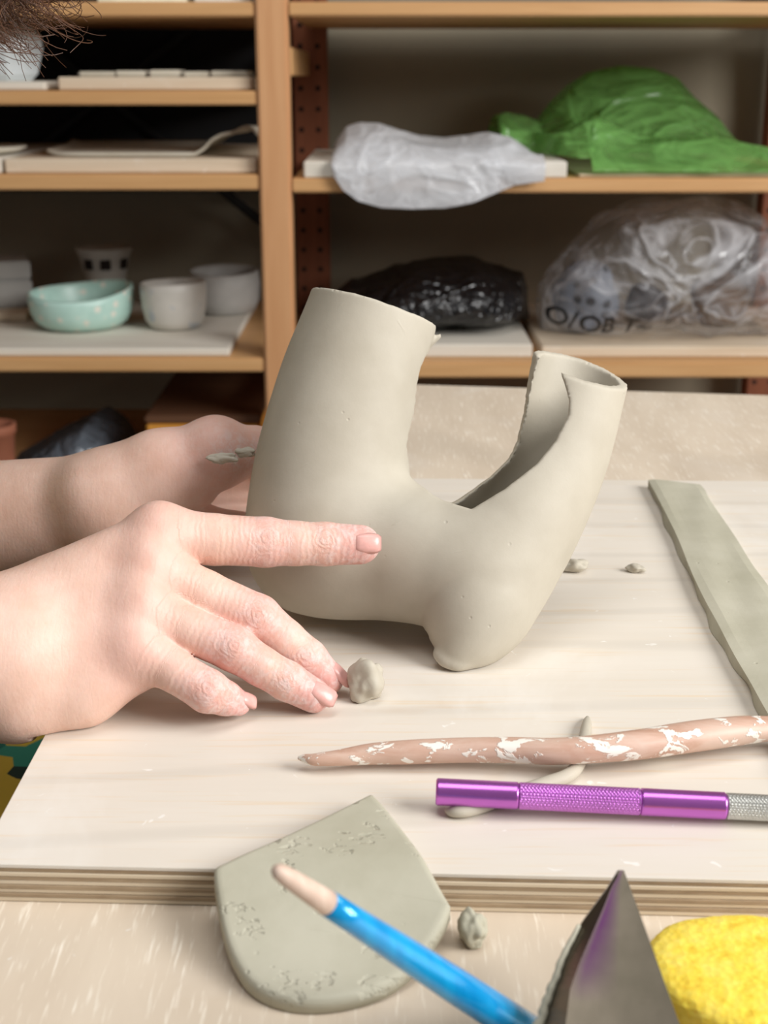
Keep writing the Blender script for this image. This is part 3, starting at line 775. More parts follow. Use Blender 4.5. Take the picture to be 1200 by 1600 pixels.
# purple craft knife
A0 = onz(681, 1237, BZ+0.0086); A1 = onz(1290, 1267, BZ+0.0056); ax_ = (A1-A0).normalized(); LEN = (A1-A0).length
def along(px): 
    t_ = (px-681)/609*LEN; return t_
knife = empty('craft_knife', A0, 'purple metal craft knife with knurled grip and silver collar lying on a clay coil', 'knife')
u_ = ax_.cross(Vector((0,0,1))).normalized(); w_ = u_.cross(ax_)
def rod(name, x0, x1, r, mat, knurl=0.0, nseg=60, nr=48, caps=0.0006, lab=None):
    vs, fs = [], []
    prof = [(x0, r-caps)] + [(x0+caps+(x1-x0-2*caps)*i/nseg, r) for i in range(nseg+1)] + [(x1, r-caps)]
    for i, (s, rr) in enumerate(prof):
        for k in range(nr):
            th_ = 2*math.pi*k/nr; q = rr
            if knurl and 1 < i < len(prof)-2: q -= knurl*((i + k) % 4 in (0,)) + knurl*((i - k) % 4 in (0,))
            vs.append(ax_*s + u_*math.cos(th_)*q + w_*math.sin(th_)*q)
    m = len(prof)
    for i in range(m-1):
        for k in range(nr): fs.append((i*nr+k, i*nr+(k+1)%nr, (i+1)*nr+(k+1)%nr, (i+1)*nr+k))
    fs.append(tuple(reversed(range(nr)))); fs.append(tuple(range((m-1)*nr, m*nr)))
    o = mesh_obj(name, vs, fs, mat, knife, not knurl)
    bm = bmesh.new(); bm.from_mesh(o.data); bmesh.ops.recalc_face_normals(bm, faces=bm.faces); bm.to_mesh(o.data); bm.free()
    if lab: o['label'] = lab
    return o
M['purple'] = mat_plain('purple anodised metal', srgb(196, 112, 206), 0.27, 0.85, 0.06, 40)
M['purple_k'] = mat_plain('purple knurl', srgb(206, 134, 214), 0.35, 0.8, 0.06, 40)
M['steel_k'] = mat_plain('brushed aluminium', srgb(206, 206, 202), 0.35, 0.9, 0.05, 40)
rk = 0.0049
rod('handle_end', 0, along(812), rk, M['purple']); rod('knurled_grip', along(812), along(1002), rk*0.985, M['purple_k'], 0.00022, 130, 60, 0.0003, 'purple grip with diamond knurling')
rod('handle_body', along(1002), along(1136), rk, M['purple']); rod('collar', along(1136), LEN, rk*0.96, M['steel_k'], 0.0002, 110, 60, 0.0003, 'silver knurled collar')

# crumbs of clay
def lump(name, px, py, z, wpx, hgt, mat, label, seed, elong=(1,1), cat='clay scrap', group=None, rot=0.0, flat=1.0):
    p = onz(px, py, z); d = (p-C0).dot(Vector((0,cp,-sp))); r = wpx*d/FPX/2
    bm = bmesh.new(); bmesh.ops.create_icosphere(bm, subdivisions=4, radius=1)
    for v in bm.verts:
        q = v.co*1.3 + Vector((seed*3.1, seed*1.7, seed)); nz = noise.noise(q)*0.42 + noise.noise(q*2.1)*0.14 + 0.16*noise.voronoi(q*0.7)[0][0]
        c = v.co*(1+nz); c = Vector((c.x*elong[0], c.y*elong[1], c.z)); c.rotate(Matrix.Rotation(rot, 3, 'Z'))
        zz = c.z*hgt/2/1.05; zz = max(zz, -hgt*0.44)
        v.co = Vector((c.x*r, c.y*r, zz+hgt*0.44+0.0003))
    o = bm_obj(name, bm, mat, None, True); o.location = p; tag(o, label, cat, group); return o
lump('clay_crumb', 573, 1092, BZ, 60, 0.0185, M['clay'], 'torn clay crumb beside the fingertips of the front hand', 6.3, (1.0,0.75), group='clay crumbs on board and table', rot=0.5)
lump('clay_crumb', 897, 893, BZ, 36, 0.007, M['clay'], 'small clay crumb on the board between vessel and strip, the larger of two', 5, (1.0,0.7), group='clay crumbs on board and table')
lump('clay_crumb', 993, 894, BZ, 26, 0.0045, M['clay'], 'tiny clay crumb next to the left edge of the clay strip', 8, (1.0,0.6), group='clay crumbs on board and table', rot=-0.4)
lump('clay_crumb', 908, 804, BZ, 20, 0.005, M['clay'], 'tiny clay crumb half hidden behind the right neck of the vessel', 11, (0.8,1.0), group='clay crumbs on board and table')
lump('clay_crumb', 737, 1474, TZ, 46, 0.0125, M['clay_slab'], 'rounded clay crumb on the table between slab and steel blade', 17.4, (0.85,1.1), group='clay crumbs on board and table', rot=0.4)

# blue brush handle
bp = [P(428,1357,0.335), P(792,1592,0.392)]; bdir = bp[1]-bp[0]
brush = empty('paintbrush', bp[0], 'blue lacquered paintbrush handle with pale bare tip pointing over the clay slab', 'paintbrush')
def bpt(u): return bdir*u
t = NT('bare wood tip'); n = t.noise(t.coord((200,200,40)), 1, 3); t.color(t.ramp(n, [(0.3, srgb(198,168,150)), (0.7, srgb(222,200,184))])); t.set(Roughness=0.5); M['tip'] = t.m
t = NT('blue lacquer'); n = t.noise(t.coord((160,160,30)), 1, 3); t.color(t.ramp(n, [(0.3, srgb(0,138,208)), (0.7, srgb(20,172,236))])); t.set(Roughness=0.24, Metallic=0.2); t.b.inputs['Coat Weight'].default_value = 0.6; M['blue'] = t.m
us = [0,0.004,0.015,0.04,0.09,0.15,0.205]; rs = [0.0004,0.0013,0.0020,0.0024,0.0027,0.0030,0.0033]
mesh_obj('bare_tip', *tube([bpt(u) for u in us], rs, 20), M['tip'], brush, True)
us = [0.2052,0.3,0.5,0.75,1.0,1.25]; rs = [0.0034,0.0036,0.0043,0.0050,0.0054,0.0055]
mesh_obj('handle', *tube([bpt(u) for u in us], rs, 20), M['blue'], brush, True)

# steel blade standing point up
t = NT('dark steel with purple band'); v = t.coord()
n = t.noise(v, 45, 4); purple_band = t.new('ShaderNodeAttribute', attribute_name='purple_band').outputs['Fac']
tf = t.math('MULTIPLY', purple_band, t.ramp(t.noise(v, 70, 3), [(0.3, (0.7,)*3), (0.6, WH)]), True)
t.color(t.mix(tf, t.ramp(n, [(0.3, srgb(88,82,70)), (0.7, srgb(106,98,86))]), srgb(78, 40, 80)))  # purple band beside the ridge mixed into the steel colour, ends below the point
sp_ = t.ramp(t.noise(v, 900, 2, 0.5), [(0.74, BK), (0.78, WH)])
t.set(Roughness=t.math('ADD', 0.3, t.math('MULTIPLY', sp_, 0.4)), Metallic=0.8); t.bump(t.math('ADD', t.noise(v, 60, 3), sp_), 0.12, 0.001); M['steel'] = t.m
YS = [1360, 1385, 1420, 1445, 1500, 1545, 1600, 1790]
EL = [966, 951, 925, 907, 880, 862, 843, 780]; ER = [971, 956, 942, 931, 907, 891, 884, 850]; EG = [975, 984, 997, 1006, 1026, 1042, 1062, 1132]
def brow(u):
    y = 1360+430*u; k = lambda e: float(np.interp(y, YS, e)); d = 0.404-0.062*u
    wv = (1.6*math.sin(u*37)+1.1*math.sin(u*83+1)+2.2*math.sin(u*17))*min(1, max(0, (u-0.2)*3))
    return P(k(EL)+wv, y, d+0.016*min(1,u*1.2)), P(k(ER), y, d), P(k(EG), y, d+0.006*min(1,u*1.3))
bl0, br0, bg0 = brow(1.0)
blade = empty('steel_scraper', (br0.x, br0.y, TZ), 'dark triangular steel scraper blade with clay-crusted edge standing point up beside the sponge', 'scraper')
def facet_mesh():
    vs, fs, tn = [], [], []; n = 44; back = Vector((0.0, 0.0020, -0.0012))
    for i in range(n+1):
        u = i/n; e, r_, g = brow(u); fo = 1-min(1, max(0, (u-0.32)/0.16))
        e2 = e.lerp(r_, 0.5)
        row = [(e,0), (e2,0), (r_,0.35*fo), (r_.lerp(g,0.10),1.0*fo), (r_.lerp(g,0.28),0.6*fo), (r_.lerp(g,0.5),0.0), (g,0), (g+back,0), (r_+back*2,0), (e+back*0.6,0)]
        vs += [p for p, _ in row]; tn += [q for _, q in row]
    m = 10
    for i in range(n):
        for k in range(m): k2 = (k+1) % m; fs.append((i*m+k, i*m+k2, (i+1)*m+k2, (i+1)*m+k))
    fs.append(tuple(range(m))); fs.append(tuple(reversed(range(n*m, n*m+m)))); return vs, fs, tn
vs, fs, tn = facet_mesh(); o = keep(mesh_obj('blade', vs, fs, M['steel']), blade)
o.data.attributes.new('purple_band', 'FLOAT', 'POINT').data.foreach_set('value', np.array(tn, np.float32))
bm = bmesh.new(); bm.from_mesh(o.data); bmesh.ops.recalc_face_normals(bm, faces=bm.faces); bm.to_mesh(o.data); bm.free()
us = np.linspace(0.2, 0.98, 60)
path = [brow(u)[0]+Vector((-0.0004,-0.0006,0.0006)) for u in us]
v, f = tube(path, [0.0006+0.0016*max(0,(i/59))**0.8+0.00025*math.sin(i*1.9)*min(1,i/20) for i in range(60)], 10)
c_ = keep(mesh_obj('clay_crust', v, f, M['clay_slab'], None, True), blade); c_['label'] = 'crust of dried clay along the blade edge'

# sponge
def sponge():
    p = onz(1158, 1572, TZ); bm = bmesh.new(); bmesh.ops.create_icosphere(bm, subdivisions=6, radius=1)
    for v in bm.verts:
        c = v.co.copy(); r = math.hypot(c.x, c.y); a = math.atan2(c.y, c.x)
        e = 5.0; k = (r**e+abs(c.z)**e)**(-1/e); c *= k
        q = Vector((c.x*3, c.y*3, c.z*2)); dz = 0.02*noise.noise(q*1.0)+0.012*noise.noise(q*4.5)
        hole = noise.voronoi(q*3.0)[0][0]; pit = max(0, 0.2-hole)*0.25 if noise.noise(q*1.7) > 0.05 else 0
        c *= (1+dz-pit); R_ = 0.0285*(1+0.06*math.sin(2*a+1)+0.03*math.sin(3*a))
        v.co = Vector((c.x*R_, c.y*R_, (c.z+0.98)*0.0085))
    o = bm_obj('sponge', bm, None, None, True); o.location = p+Vector((0,0,0.0004))
    t = NT('yellow sponge'); v = t.coord(); n = t.noise(v, 160, 5, 0.65); vo = t.new('ShaderNodeTexVoronoi'); vo.inputs['Scale'].default_value = 420; t.link(v, vo.inputs['Vector'])
    t.color(t.ramp(n, [(0.3, srgb(228,186,44)), (0.45, srgb(244,214,72)), (0.75, srgb(248,226,108))])); t.set(Roughness=0.9, Subsurface_Weight=0.2, Subsurface_Scale=0.004)
    t.bump(t.math('ADD', t.math('MULTIPLY', n, 1.2), vo.outputs['Distance']), 0.45, 0.0007); o.data.materials.append(t.m)
    return tag(o, 'round yellow sponge full of holes on the table beside the steel blade', 'sponge')
sponge()

# ================================================================== SHELF CONTENTS
def bat(px0, px1, py_front_top, key, thick, y0, y1, mat, label, group, name='wooden_board', lift=0.0, skew=0.0):
    z0 = SHELF[key]+0.0004+lift; Y = SY+y0
    x0, x1 = sx(px0, py_front_top, Y), sx(px1, py_front_top, Y); c = ((x0+x1)/2, (Y+SY+y1)/2)
    bm = box(x0-c[0], x1-c[0], Y-c[1], SY+y1-c[1], 0, thick, 0.002, 1)
    for v in bm.verts: v.co.x += skew*(v.co.y+ (c[1]-Y))
    o = bm_obj(name, bm, mat); o.location = (c[0], c[1], z0); tag(o, label, 'board', group); return o, z0+thick
G1 = 'ware boards on the shelves'
_, zb1 = bat(90, 392, 125, 'LB', 0.0165, 0.02, 0.40, M['bat'], 'clay-dusted wooden board with white flat pieces on the upper left shelf', G1)
_, zb0 = bat(-260, 70, 128, 'LB', 0.011, 0.02, 0.40, M['bat_white'], 'whitish board under the white wrapped vessel on the upper left shelf', G1)
_, zc1 = bat(6, 400, 250, 'LC', 0.0185, 0.02, 0.42, M['bat'], 'wooden board under the wavy clay platter', G1)
_, zc0 = bat(-260, 1, 252, 'LC', 0.02, 0.02, 0.42, M['bat_white'], 'pale board at the left end of the platter shelf', G1)
_, zd1 = bat(-130, 358, 540, 'LD', 0.011, 0.012, 0.44, M['bat_white'], 'pale wooden board under the mint bowl and the white cup', G1, skew=0.0)
_, zd0 = bat(-200, 42, 500, 'LD', 0.012, 0.22, 0.45, M['bat'], 'small wooden board under the grey boxes behind the mint bowl', G1, lift=0.0116)
_, zr1 = bat(474, 886, 262, 'RB', 0.021, 0.004, 0.30, M['bat_white'], 'whitewashed board under the white plastic bag', G1)
_, zr2 = bat(905, 1230, 262, 'RB', 0.004, 0.02, 0.40, M['bat'], 'thin wooden board under the green plastic bag', G1)
_, zs1 = bat(560, 832, 545, 'RC', 0.0185, 0.03, 0.40, M['bat_white'], 'pale board under the black plastic bag', G1)
_, zs2 = bat(846, 1240, 548, 'RC', 0.0155, 0.03, 0.40, M['bat'], 'wooden board under the big clear plastic bag', G1)

# white flat pieces on the upper board
for i, (x0, x1) in enumerate(((122,180),(182,226),(232,282),(286,326),(330,388))):
    X0, X1 = sx(x0,118,SY+0.05), sx(x1,118,SY+0.05); bm = box(0, X1-X0, 0, 0.07, 0, 0.0065+0.001*(i%3), 0.002, 2)
    for v in bm.verts: v.co += Vector((noise.noise(v.co*60+Vector((i,0,0))), noise.noise(v.co*60+Vector((0,i,3))), 0))*0.003
    o = bm_obj('clay_tile', bm, M['clay_pale']); o.location = (X0, SY+0.05, zb1+0.0003)
    tag(o, ['thin off-white clay tile at the left end of the drying row', 'thin clay tile second from left in the drying row', 'thin clay tile in the middle of the drying row', 'thin clay tile second from right in the drying row', 'thin clay tile at the right end of the row, nearest the post'][i], 'tile', 'clay tiles drying on the upper board')
# wrapped vessel at the far left
o = None
def faceted(name, px, pz, wpx, hpx, Y, mat, seed):
    c = Vector((sx(px, 110, Y), Y, pz)); sc_ = (ony(px, 110, Y)-C0).dot(Vector((0,cp,-sp)))/FPX; r, h = wpx*sc_/2, hpx*sc_
    vs, fs = lathe_mesh([(r*0.62,0),(r*0.8,h*0.12),(r*1.0,h*0.55),(r*0.97,h*0.75),(r*0.7,h*0.92),(r*0.3,h*1.0),(0.001,h)], 9, lambda r_, z, a: (r_*(1+0.10*math.sin(3*a+seed)+0.05*math.sin(5*a)), z*(1+0.05*math.sin(2*a+seed))))
    o = mesh_obj(name, vs, fs, mat); o.location = c; return o
M['white_film'] = mat_film('milky plastic', srgb(240, 242, 246), 0.68, 0.25, 0.35, 0.3, 8, 0.008)
M['white_gl'] = mat_plain('white glazed facets', srgb(222, 230, 234), 0.3, 0, 0.06)
tag(faceted('wrapped_pot', 14, zb0+0.0003, 102, 84, SY+0.12, M['white_gl'], 1.2), 'bluish white faceted pot at the left end of the upper shelf', 'pot')
# paper on the top left shelf
bm = box(sx(150,0), sx(288,0), SY+0.01, SY+0.22, SHELF['LA']+0.0004, SHELF['LA']+0.006, 0.0005); tag(bm_obj('paper_stack', bm, mat_plain('cream paper', srgb(240,234,208), 0.8)), 'cream paper stack on the top left shelf', 'paper')
bm = box(sx(300,0), sx(390,0), SY+0.02, SY+0.3, SHELF['LA']+0.0004, SHELF['LA']+0.012, 0.001); tag(bm_obj('wooden_board', bm, M['bat_white']), 'greyish board on the top left shelf beside the paper', 'board', G1)

# wavy platter
def platter():
    vs, fs = [], []; N, K = 90, 14; d0 = SY+0.06
    xs = np.linspace(66, 404, N)
    top = np.interp(xs, [66,80,110,160,220,280,305,318,330,345,365,380,392,404], [234,238,242,245,244,241,238,230,216,208,204,196,199,212])
    for s in (1, 0):
        for i, x in enumerate(xs):
            for j in range(K+1):
                v = j/K; Y = d0+v*0.26; p = ony(x, top[i], d0)
                base = zc1+0.001; z = base + max(0, (p.z-0.0045-base))*(1-0.25*v) ; zz = z + (0.0045 if s else 0) + 0.02*max(0, v-0.6)**1.5*(x < 300)
                edge = 0.03*(abs((x-235)/170)**6)
                vs.append((p.x*(Y/d0)**0.2, Y+edge*(1-2*v)*0.8, zz))
    h = N*(K+1)
    for i in range(N-1):
        for j in range(K):
            a = i*(K+1)+j; fs.append((a, a+K+1, a+K+2, a+1)); b = a+h; fs.append((b, b+1, b+K+2, b+K+1))
    for i in range(N-1):
        for j in (0, K): a = i*(K+1)+j; fs.append((a, a+K+1, a+h+K+1, a+h))
    for i in (0, N-1):
        for j in range(K): a = i*(K+1)+j; fs.append((a, a+1, a+h+1, a+h))
    o = mesh_obj('clay_platter', vs, fs, M['clay_pale'], None, True)
    bm = bmesh.new(); bm.from_mesh(o.data); bmesh.ops.recalc_face_normals(bm, faces=bm.faces); bm.to_mesh(o.data); bm.free()
    return tag(o, 'thin pale clay platter with a wavy raised end on a shelf board', 'platter')
platter()
vs, fs = lathe_mesh([(0.02,0),(0.045,0.002),(0.06,0.009),(0.058,0.011),(0.04,0.005),(0.001,0.004)], 32)
o = mesh_obj('saucer', vs, fs, M['clay_pale'], None, True); o.location = (sx(-26,250,SY+0.10), SY+0.10, zc0+0.0003); tag(o, 'pale saucer at the left edge of the platter shelf', 'saucer')

# bowls
def bowl(name, px, pyb, z, Y_off, prof_px, mat, label, cat, wob=None, n=64):
    p = onz(px, pyb, z); 
    s_ = (p-C0).dot(Vector((0,cp,-sp)))/FPX
    vs, fs = lathe_mesh([(r*s_, h*s_) for r, h in prof_px], n, wob)
    o = mesh_obj(name, vs, fs, mat, None, True); o.location = (p.x, p.y, z+0.0003)
    bm = bmesh.new(); bm.from_mesh(o.data); bmesh.ops.recalc_face_normals(bm, faces=bm.faces); bm.to_mesh(o.data); bm.free()
    tag(o, label, cat); return o
t = NT('mint glaze'); v = t.coord(); vo = t.new('ShaderNodeTexVoronoi'); vo.inputs['Scale'].default_value = 58; vo.inputs['Randomness'].default_value = 0.6; t.link(v, vo.inputs['Vector'])
n = t.noise(v, 40, 3); t.color(t.mix(t.ramp(vo.outputs['Distance'], [(0.22, WH), (0.36, BK)]), t.ramp(n, [(0.3, srgb(176,212,202)), (0.7, srgb(194,226,216))]), srgb(226,226,214))); t.set(Roughness=0.35); M['mint'] = t.m
t = NT('white glaze with blue spots'); v = t.coord(); n = t.noise(v, 45, 2); n2 = t.noise(v, 20, 3)
t.color(t.mix(t.math('MULTIPLY', t.ramp(n, [(0.62, BK), (0.7, WH)]), 0.6), t.ramp(n2, [(0.3, srgb(208,204,196)), (0.7, srgb(222,218,210))]), srgb(160,176,196))); t.set(Roughness=0.45); M['cupw'] = t.m
M['greyglaze'] = mat_plain('grey matte glaze', srgb(178, 176, 172), 0.55, 0, 0.08, 40)
M['greydark'] = mat_plain('grey stoneware', srgb(186, 182, 174), 0.7, 0, 0.1, 40)
def wobm(r, z, a): 
    h = 1+ (0.10*math.sin(a+0.6)+0.05*math.sin(2*a+1.0))*(z > 0.03); return (r*(1+0.03*math.sin(2*a)), z*h)
bowl('mint_bowl', 130, 511, zd1, 0, [(44,0),(58,3),(70,12),(77,26),(80,48),(79,57),(76,58),(74,51),(70,30),(60,14),(40,7),(1,6)], M['mint'], 'pale mint spotted bowl with wavy rim on the shelf board', 'bowl', wobm)
bowl('white_cup', 274, 512, zd1, 0, [(30,0),(38,3),(45,14),(49,34),(51,58),(51,70),(48,72),(47,66),(45,38),(36,14),(20,9),(1,8)], M['cupw'], 'white cup with faint blue spots beside the mint bowl', 'cup', lambda r, z, a: (r*(1+0.015*math.sin(2*a)), z*(1+0.03*math.sin(a+2.4)*(z > 0.03))))
bowl('grey_bowl', 352, 488, zd1, 0, [(36,0),(46,4),(52,20),(54,45),(52,64),(49,66),(48,60),(46,25),(30,10),(1,9)], M['greyglaze'], 'grey rounded bowl behind the white cup', 'bowl', lambda r, z, a: (r*(1+0.03*math.sin(2*a+1)), z*(1+0.04*math.sin(a)*(z > 0.03))))
fv = bowl('footed_vase', 168, 474, zd1, 0, [(30,0),(32,10),(30,30),(33,50),(38,70),(44,86),(42,88),(36,70),(30,50),(26,30),(26,8),(1,6)], M['greydark'], 'dark grey flared vase with square black openings behind the mint bowl', 'vase')
s_ = (fv.location-C0).dot(Vector((0,cp,-sp)))/FPX
for a in (-2.1, -1.35, -0.5):
    r = 37.2*s_; bm = box(-0.0085, 0.0085, -0.002, 0.002, -0.0085, 0.0085, 0.002)
    o = bm_obj('square_opening', bm, M['hole'], fv); o.location = (r*math.cos(a), r*math.sin(a), 64*s_); o.rotation_euler = (0.1, 0, a+math.pi/2)
# grey boxes at the left
M['greybox'] = mat_plain('grey plaster block', srgb(158, 156, 152), 0.85, 0, 0.08, 25, 0.2, 120)
b0 = bm_obj('plaster_block', box(-0.05, 0.05, -0.05, 0.05, 0, 0.042, 0.003, 2), M['greybox']); b0.location = (sx(-4,470,SY+0.30), SY+0.31, zd0+0.0003); b0.rotation_euler = (0,0,0.3); tag(b0, 'grey plaster mould half at the left shelf end, lower of two', 'mould', 'plaster mould on the shelf')
b1 = bm_obj('plaster_block', box(-0.049, 0.049, -0.049, 0.049, 0, 0.028, 0.003, 2), M['greybox']); b1.location = (sx(-4,470,SY+0.30), SY+0.31, zd0+0.0427); b1.rotation_euler = (0,0,0.31); tag(b1, 'grey plaster mould half at the left shelf end, upper of two', 'mould', 'plaster mould on the shelf')
# lowest left shelf
zE = SHELF['LE']
ob = empty('storage_box', (sx(330,700,SY+0.12), SY+0.12, zE), 'orange wooden box on the lowest left shelf behind the far hand', 'box')
xa, xb = sx(228,665,SY+0.05), sx(405,665,SY+0.05)
M['orange'] = mat_wood('orange pine', srgb(206,142,52), srgb(222,160,70), (6,40,60), 0.55); M['lid'] = mat_wood('dark box lid', srgb(88,56,36), srgb(104,70,46), (6,40,60), 0.6)
zbx = ony(300, 662, SY+0.05).z
keep(bm_obj('box_body', box(xa, xb, SY+0.05, SY+0.4, zE+0.0003, zbx, 0.003, 2), M['orange']), ob)
keep(bm_obj('lid', box(xa-0.002, xb+0.002, SY+0.048, SY+0.402, zbx+0.0002, zbx+0.012, 0.003, 2), M['lid']), ob)
p = onz(-2, 770, zE); tp = bowl('terracotta_pot', -4, 760, zE, 0, [(26,0),(30,40),(33,84),(36,86),(36,100),(32,101),(28,84),(24,10),(1,8)], mat_plain('terracotta', srgb(150,92,68), 0.8), 'terracotta flower pot at the left end of the lowest shelf', 'pot')

# ------------------------------------------------------------------ plastic bags
def crease(q, s):
    w = Vector((noise.noise(q*9), noise.noise(q*9+Vector((7,0,0))), noise.noise(q*9+Vector((0,7,0)))))*0.45
    a = noise.voronoi(q*s*0.42+w)[0]
    return 0.8*a[0]+0.55*abs(noise.noise(q*s*0.5+w))+0.3*abs(noise.noise(q*s*1.3+w))
def bag(name, px0, px1, top, bot, Yf, Yb, mat, label, amp=0.006, cs=26, nx=110, nv=64, floor_z=None, seed=0, peak=0.45, zmax=9, ends=0.5):
    """a crumpled sack: cross-sections along x between a floor line and a top line, bulging from Yf to Yb"""
    vs, fs = [], []
    for i in range(nx+1):
        u = i/nx; px = px0+(px1-px0)*u; e = max(0.02, 1-abs(2*u-1)**4)**ends
        pt = ony(px, np.interp(px, top[0], top[1]), Yf+(Yb-Yf)*peak)
        zb = floor_z if floor_z is not None else ony(px, np.interp(px, bot[0], bot[1]), Yf).z
        ym = Yf+(Yb-Yf)*peak
        for k in range(nv):
            a = 2*math.pi*k/nv; cx, cz = math.cos(a), math.sin(a)
            yy = ym + ((cx*abs(cx)**-0.25 if cx else 0)*((ym-Yf) if cx < 0 else (Yb-ym)))*e
            zz = (zb+pt.z)/2 + (pt.z-zb)/2*(cz*abs(cz)**-0.15 if cz else 0)
            x = pt.x
            q = Vector((x, yy, zz)) + Vector((seed, seed*2.0, 0))
            dsp = amp*1.3*(0.55-crease(q, cs))
            d = Vector((0, cx, cz)); c = Vector((x, yy, zz)) + d*dsp + Vector((noise.noise(q*cs*0.8)*amp*0.8, 0, 0))
            c.z = min(max(c.z, (floor_z if floor_z is not None else -9)+0.0006), zmax); vs.append(c)
    for i in range(nx):
        for k in range(nv):
            k2 = (k+1) % nv; fs.append((i*nv+k, i*nv+k2, (i+1)*nv+k2, (i+1)*nv+k))
    fs.append(tuple(reversed(range(nv)))); fs.append(tuple(range(nx*nv, (nx+1)*nv)))
    o = mesh_obj(name, vs, fs, mat, None, False)
    bm = bmesh.new(); bm.from_mesh(o.data); bmesh.ops.recalc_face_normals(bm, faces=bm.faces); bm.to_mesh(o.data); bm.free()
    o.data.polygons.foreach_set('use_smooth', [True]*len(o.data.polygons))
    tag(o, label, 'bag'); return o
t = NT('black plastic film'); t.color(srgb(20, 20, 23)); t.set(Roughness=0.24); t.b.inputs['Specular IOR Level'].default_value = 0.8
t.bump(t.math('ADD', ridges(t, 12), t.math('MULTIPLY', ridges(t, 30), 0.4)), 0.9, 0.02); M['black_film'] = t.m
bag('black_plastic_bag', 520, 822, ([520,545,600,650,690,740,780,810,836],[462,440,432,412,408,408,420,432,470]), None, SY+0.06, SY+0.34, M['black_film'], 'crumpled black plastic bag on the middle right shelf', 0.014, 22, floor_z=zs1+0.0004, seed=3, peak=0.6)
# drape: a sheet lying on a surface and hanging over the front
def drape(name, px0, px1, prof, mat, label, amp, cs, nx=120, nv=70, seed=0.0, thick=0.0012):
    """prof(px) -> list of (y, z) from the back to the hem"""
    vs, fs = [], []
    for i in range(nx+1):
        px = px0+(px1-px0)*i/nx; pr = prof(px); a = smooth_path(pr[1], nv+1); x0 = pr[0]
        for k in range(nv+1):
            y, z = a[k]; q = Vector((x0+seed, y*1.0, z))
            dsp = amp*1.5*(0.62-crease(q, cs))
            tz = k/nv
            fr = 1.0 if tz > 0.55 else 0.35
            vs.append(Vector((x0+noise.noise(q*cs*0.5+Vector((5,0,0)))*amp*0.9, y-max(dsp, -amp*0.1)*fr, z+max(dsp, 0)*0.9*(1-tz)+amp*0.1)))
    for i in range(nx):
        for k in range(nv): a = i*(nv+1)+k; fs.append((a, a+nv+1, a+nv+2, a+1))
    o = mesh_obj(name, vs, fs, mat, None, True); s = o.modifiers.new('thick', 'SOLIDIFY'); s.thickness = thick; s.offset = 1
    tag(o, label, 'bag'); return o
def prof_white(px):
    Yf = SY-0.004
    x = sx(px, 262, Yf)
    yt = np.interp(px, [515,522,535,560,590,625,660,700,740,770,800,825,850], [236,215,198,192,194,205,214,218,214,206,212,228,250])
    yb = np.interp(px, [515,522,535,560,600,650,700,740,775,800,850], [262,280,298,315,326,328,326,318,302,290,284])
    zt = ony(px, yt, SY+0.10).z; zh = ony(px, yb, Yf-0.012).z; zb = zr1+0.002
    zt = max(zt, zb+0.002)
    k = float(np.interp(px, [750, 800], [1.0, 0.42]))
    return x, [(SY+0.24*k, zb), (SY+0.18*k, zb+(zt-zb)*0.6), (SY+0.10*k, zt), (SY+0.05*k, zb+(zt-zb)*0.75), (SY+0.012, zb+(zt-zb)*0.35+0.004), (Yf-0.010, zb-0.004), (Yf-0.014, (zb+zh)/2), (Yf-0.012, zh)]
drape('white_plastic_bag', 516, 848, prof_white, M['white_film'], 'milky white plastic bag hanging over the front of the right shelf', 0.007, 18, seed=1.0)
M['green_film'] = mat_film('green plastic film', srgb(150, 208, 122), 0.52, 0.25, 0.45, 0.35, 6, 0.03)
def prof_green(px):
    Yf = SY+0.012; x = sx(px, 240, SY+0.14)
    yt = np.interp(px, [780,800,830,858,880,905,940,990,1045,1085,1110,1150,1188,1215], [186,178,182,190,162,138,116,105,109,126,150,184,228,250])
    ym = np.interp(px, [780,800,850,880,900,918,950,985,1050,1100,1150,1215], [190,206,212,208,190,183,200,215,218,216,228,240])
    Yf = SY + float(np.interp(px, [840, 880], [0.15, 0.012]))
    zb = (zr1 if px < 905 else zr2)+0.003; zt = max(ony(px, yt, SY+0.26).z, zb+0.004); zm = max(ony(px, ym, SY+0.10).z, zb+0.003); zm = min(zm, zt-0.001)
    return x, [(SY+0.42, zb), (SY+0.36, zb+(zt-zb)*0.8), (SY+0.27, zt), (max(SY+0.20,Yf+0.06), zb+(zt-zb)*0.55), (max(SY+0.135,Yf+0.04), zm*0.7+zb*0.3), (max(SY+0.10,Yf+0.026), zm), (max(SY+0.06,Yf+0.012), zb+(zm-zb)*0.5), (Yf, zb)]
drape('green_plastic_bag', 786, 1236, prof_green, M['green_film'], 'bright green plastic bag heaped on the right shelf', 0.014, 12, seed=4.0)
# clear bag with things inside
M['clear_film'] = mat_film('clear plastic film', srgb(226, 226, 230), 0.13, 0.14, 0.15, 0.5, 6, 0.03)
cb = bag('clear_plastic_bag', 846, 1236, ([834,845,870,910,950,985,1010,1060,1100,1140,1165,1186,1210,1236],[500,440,410,372,335,318,314,312,310,316,328,345,370,440]), None, SY+0.005, SY+0.36, M['clear_film'], 'large crumpled clear plastic bag with black marker writing on the shelf', 0.018, 15, 150, 90, floor_z=zs2+0.0004, seed=9, peak=0.5, zmax=sz(301)-0.001)
M['dark_lump'] = mat_plain('dark wrapped clay', srgb(74, 70, 72), 0.5, 0, 0.2, 40); M['brown_lump'] = mat_plain('brown clay lump', srgb(132, 110, 92), 0.7, 0, 0.15, 30)
t = NT('dotted grey glaze'); v = t.coord(); vo = t.new('ShaderNodeTexVoronoi'); vo.inputs['Scale'].default_value = 42; vo.inputs['Randomness'].default_value = 0.35; t.link(v, vo.inputs['Vector'])
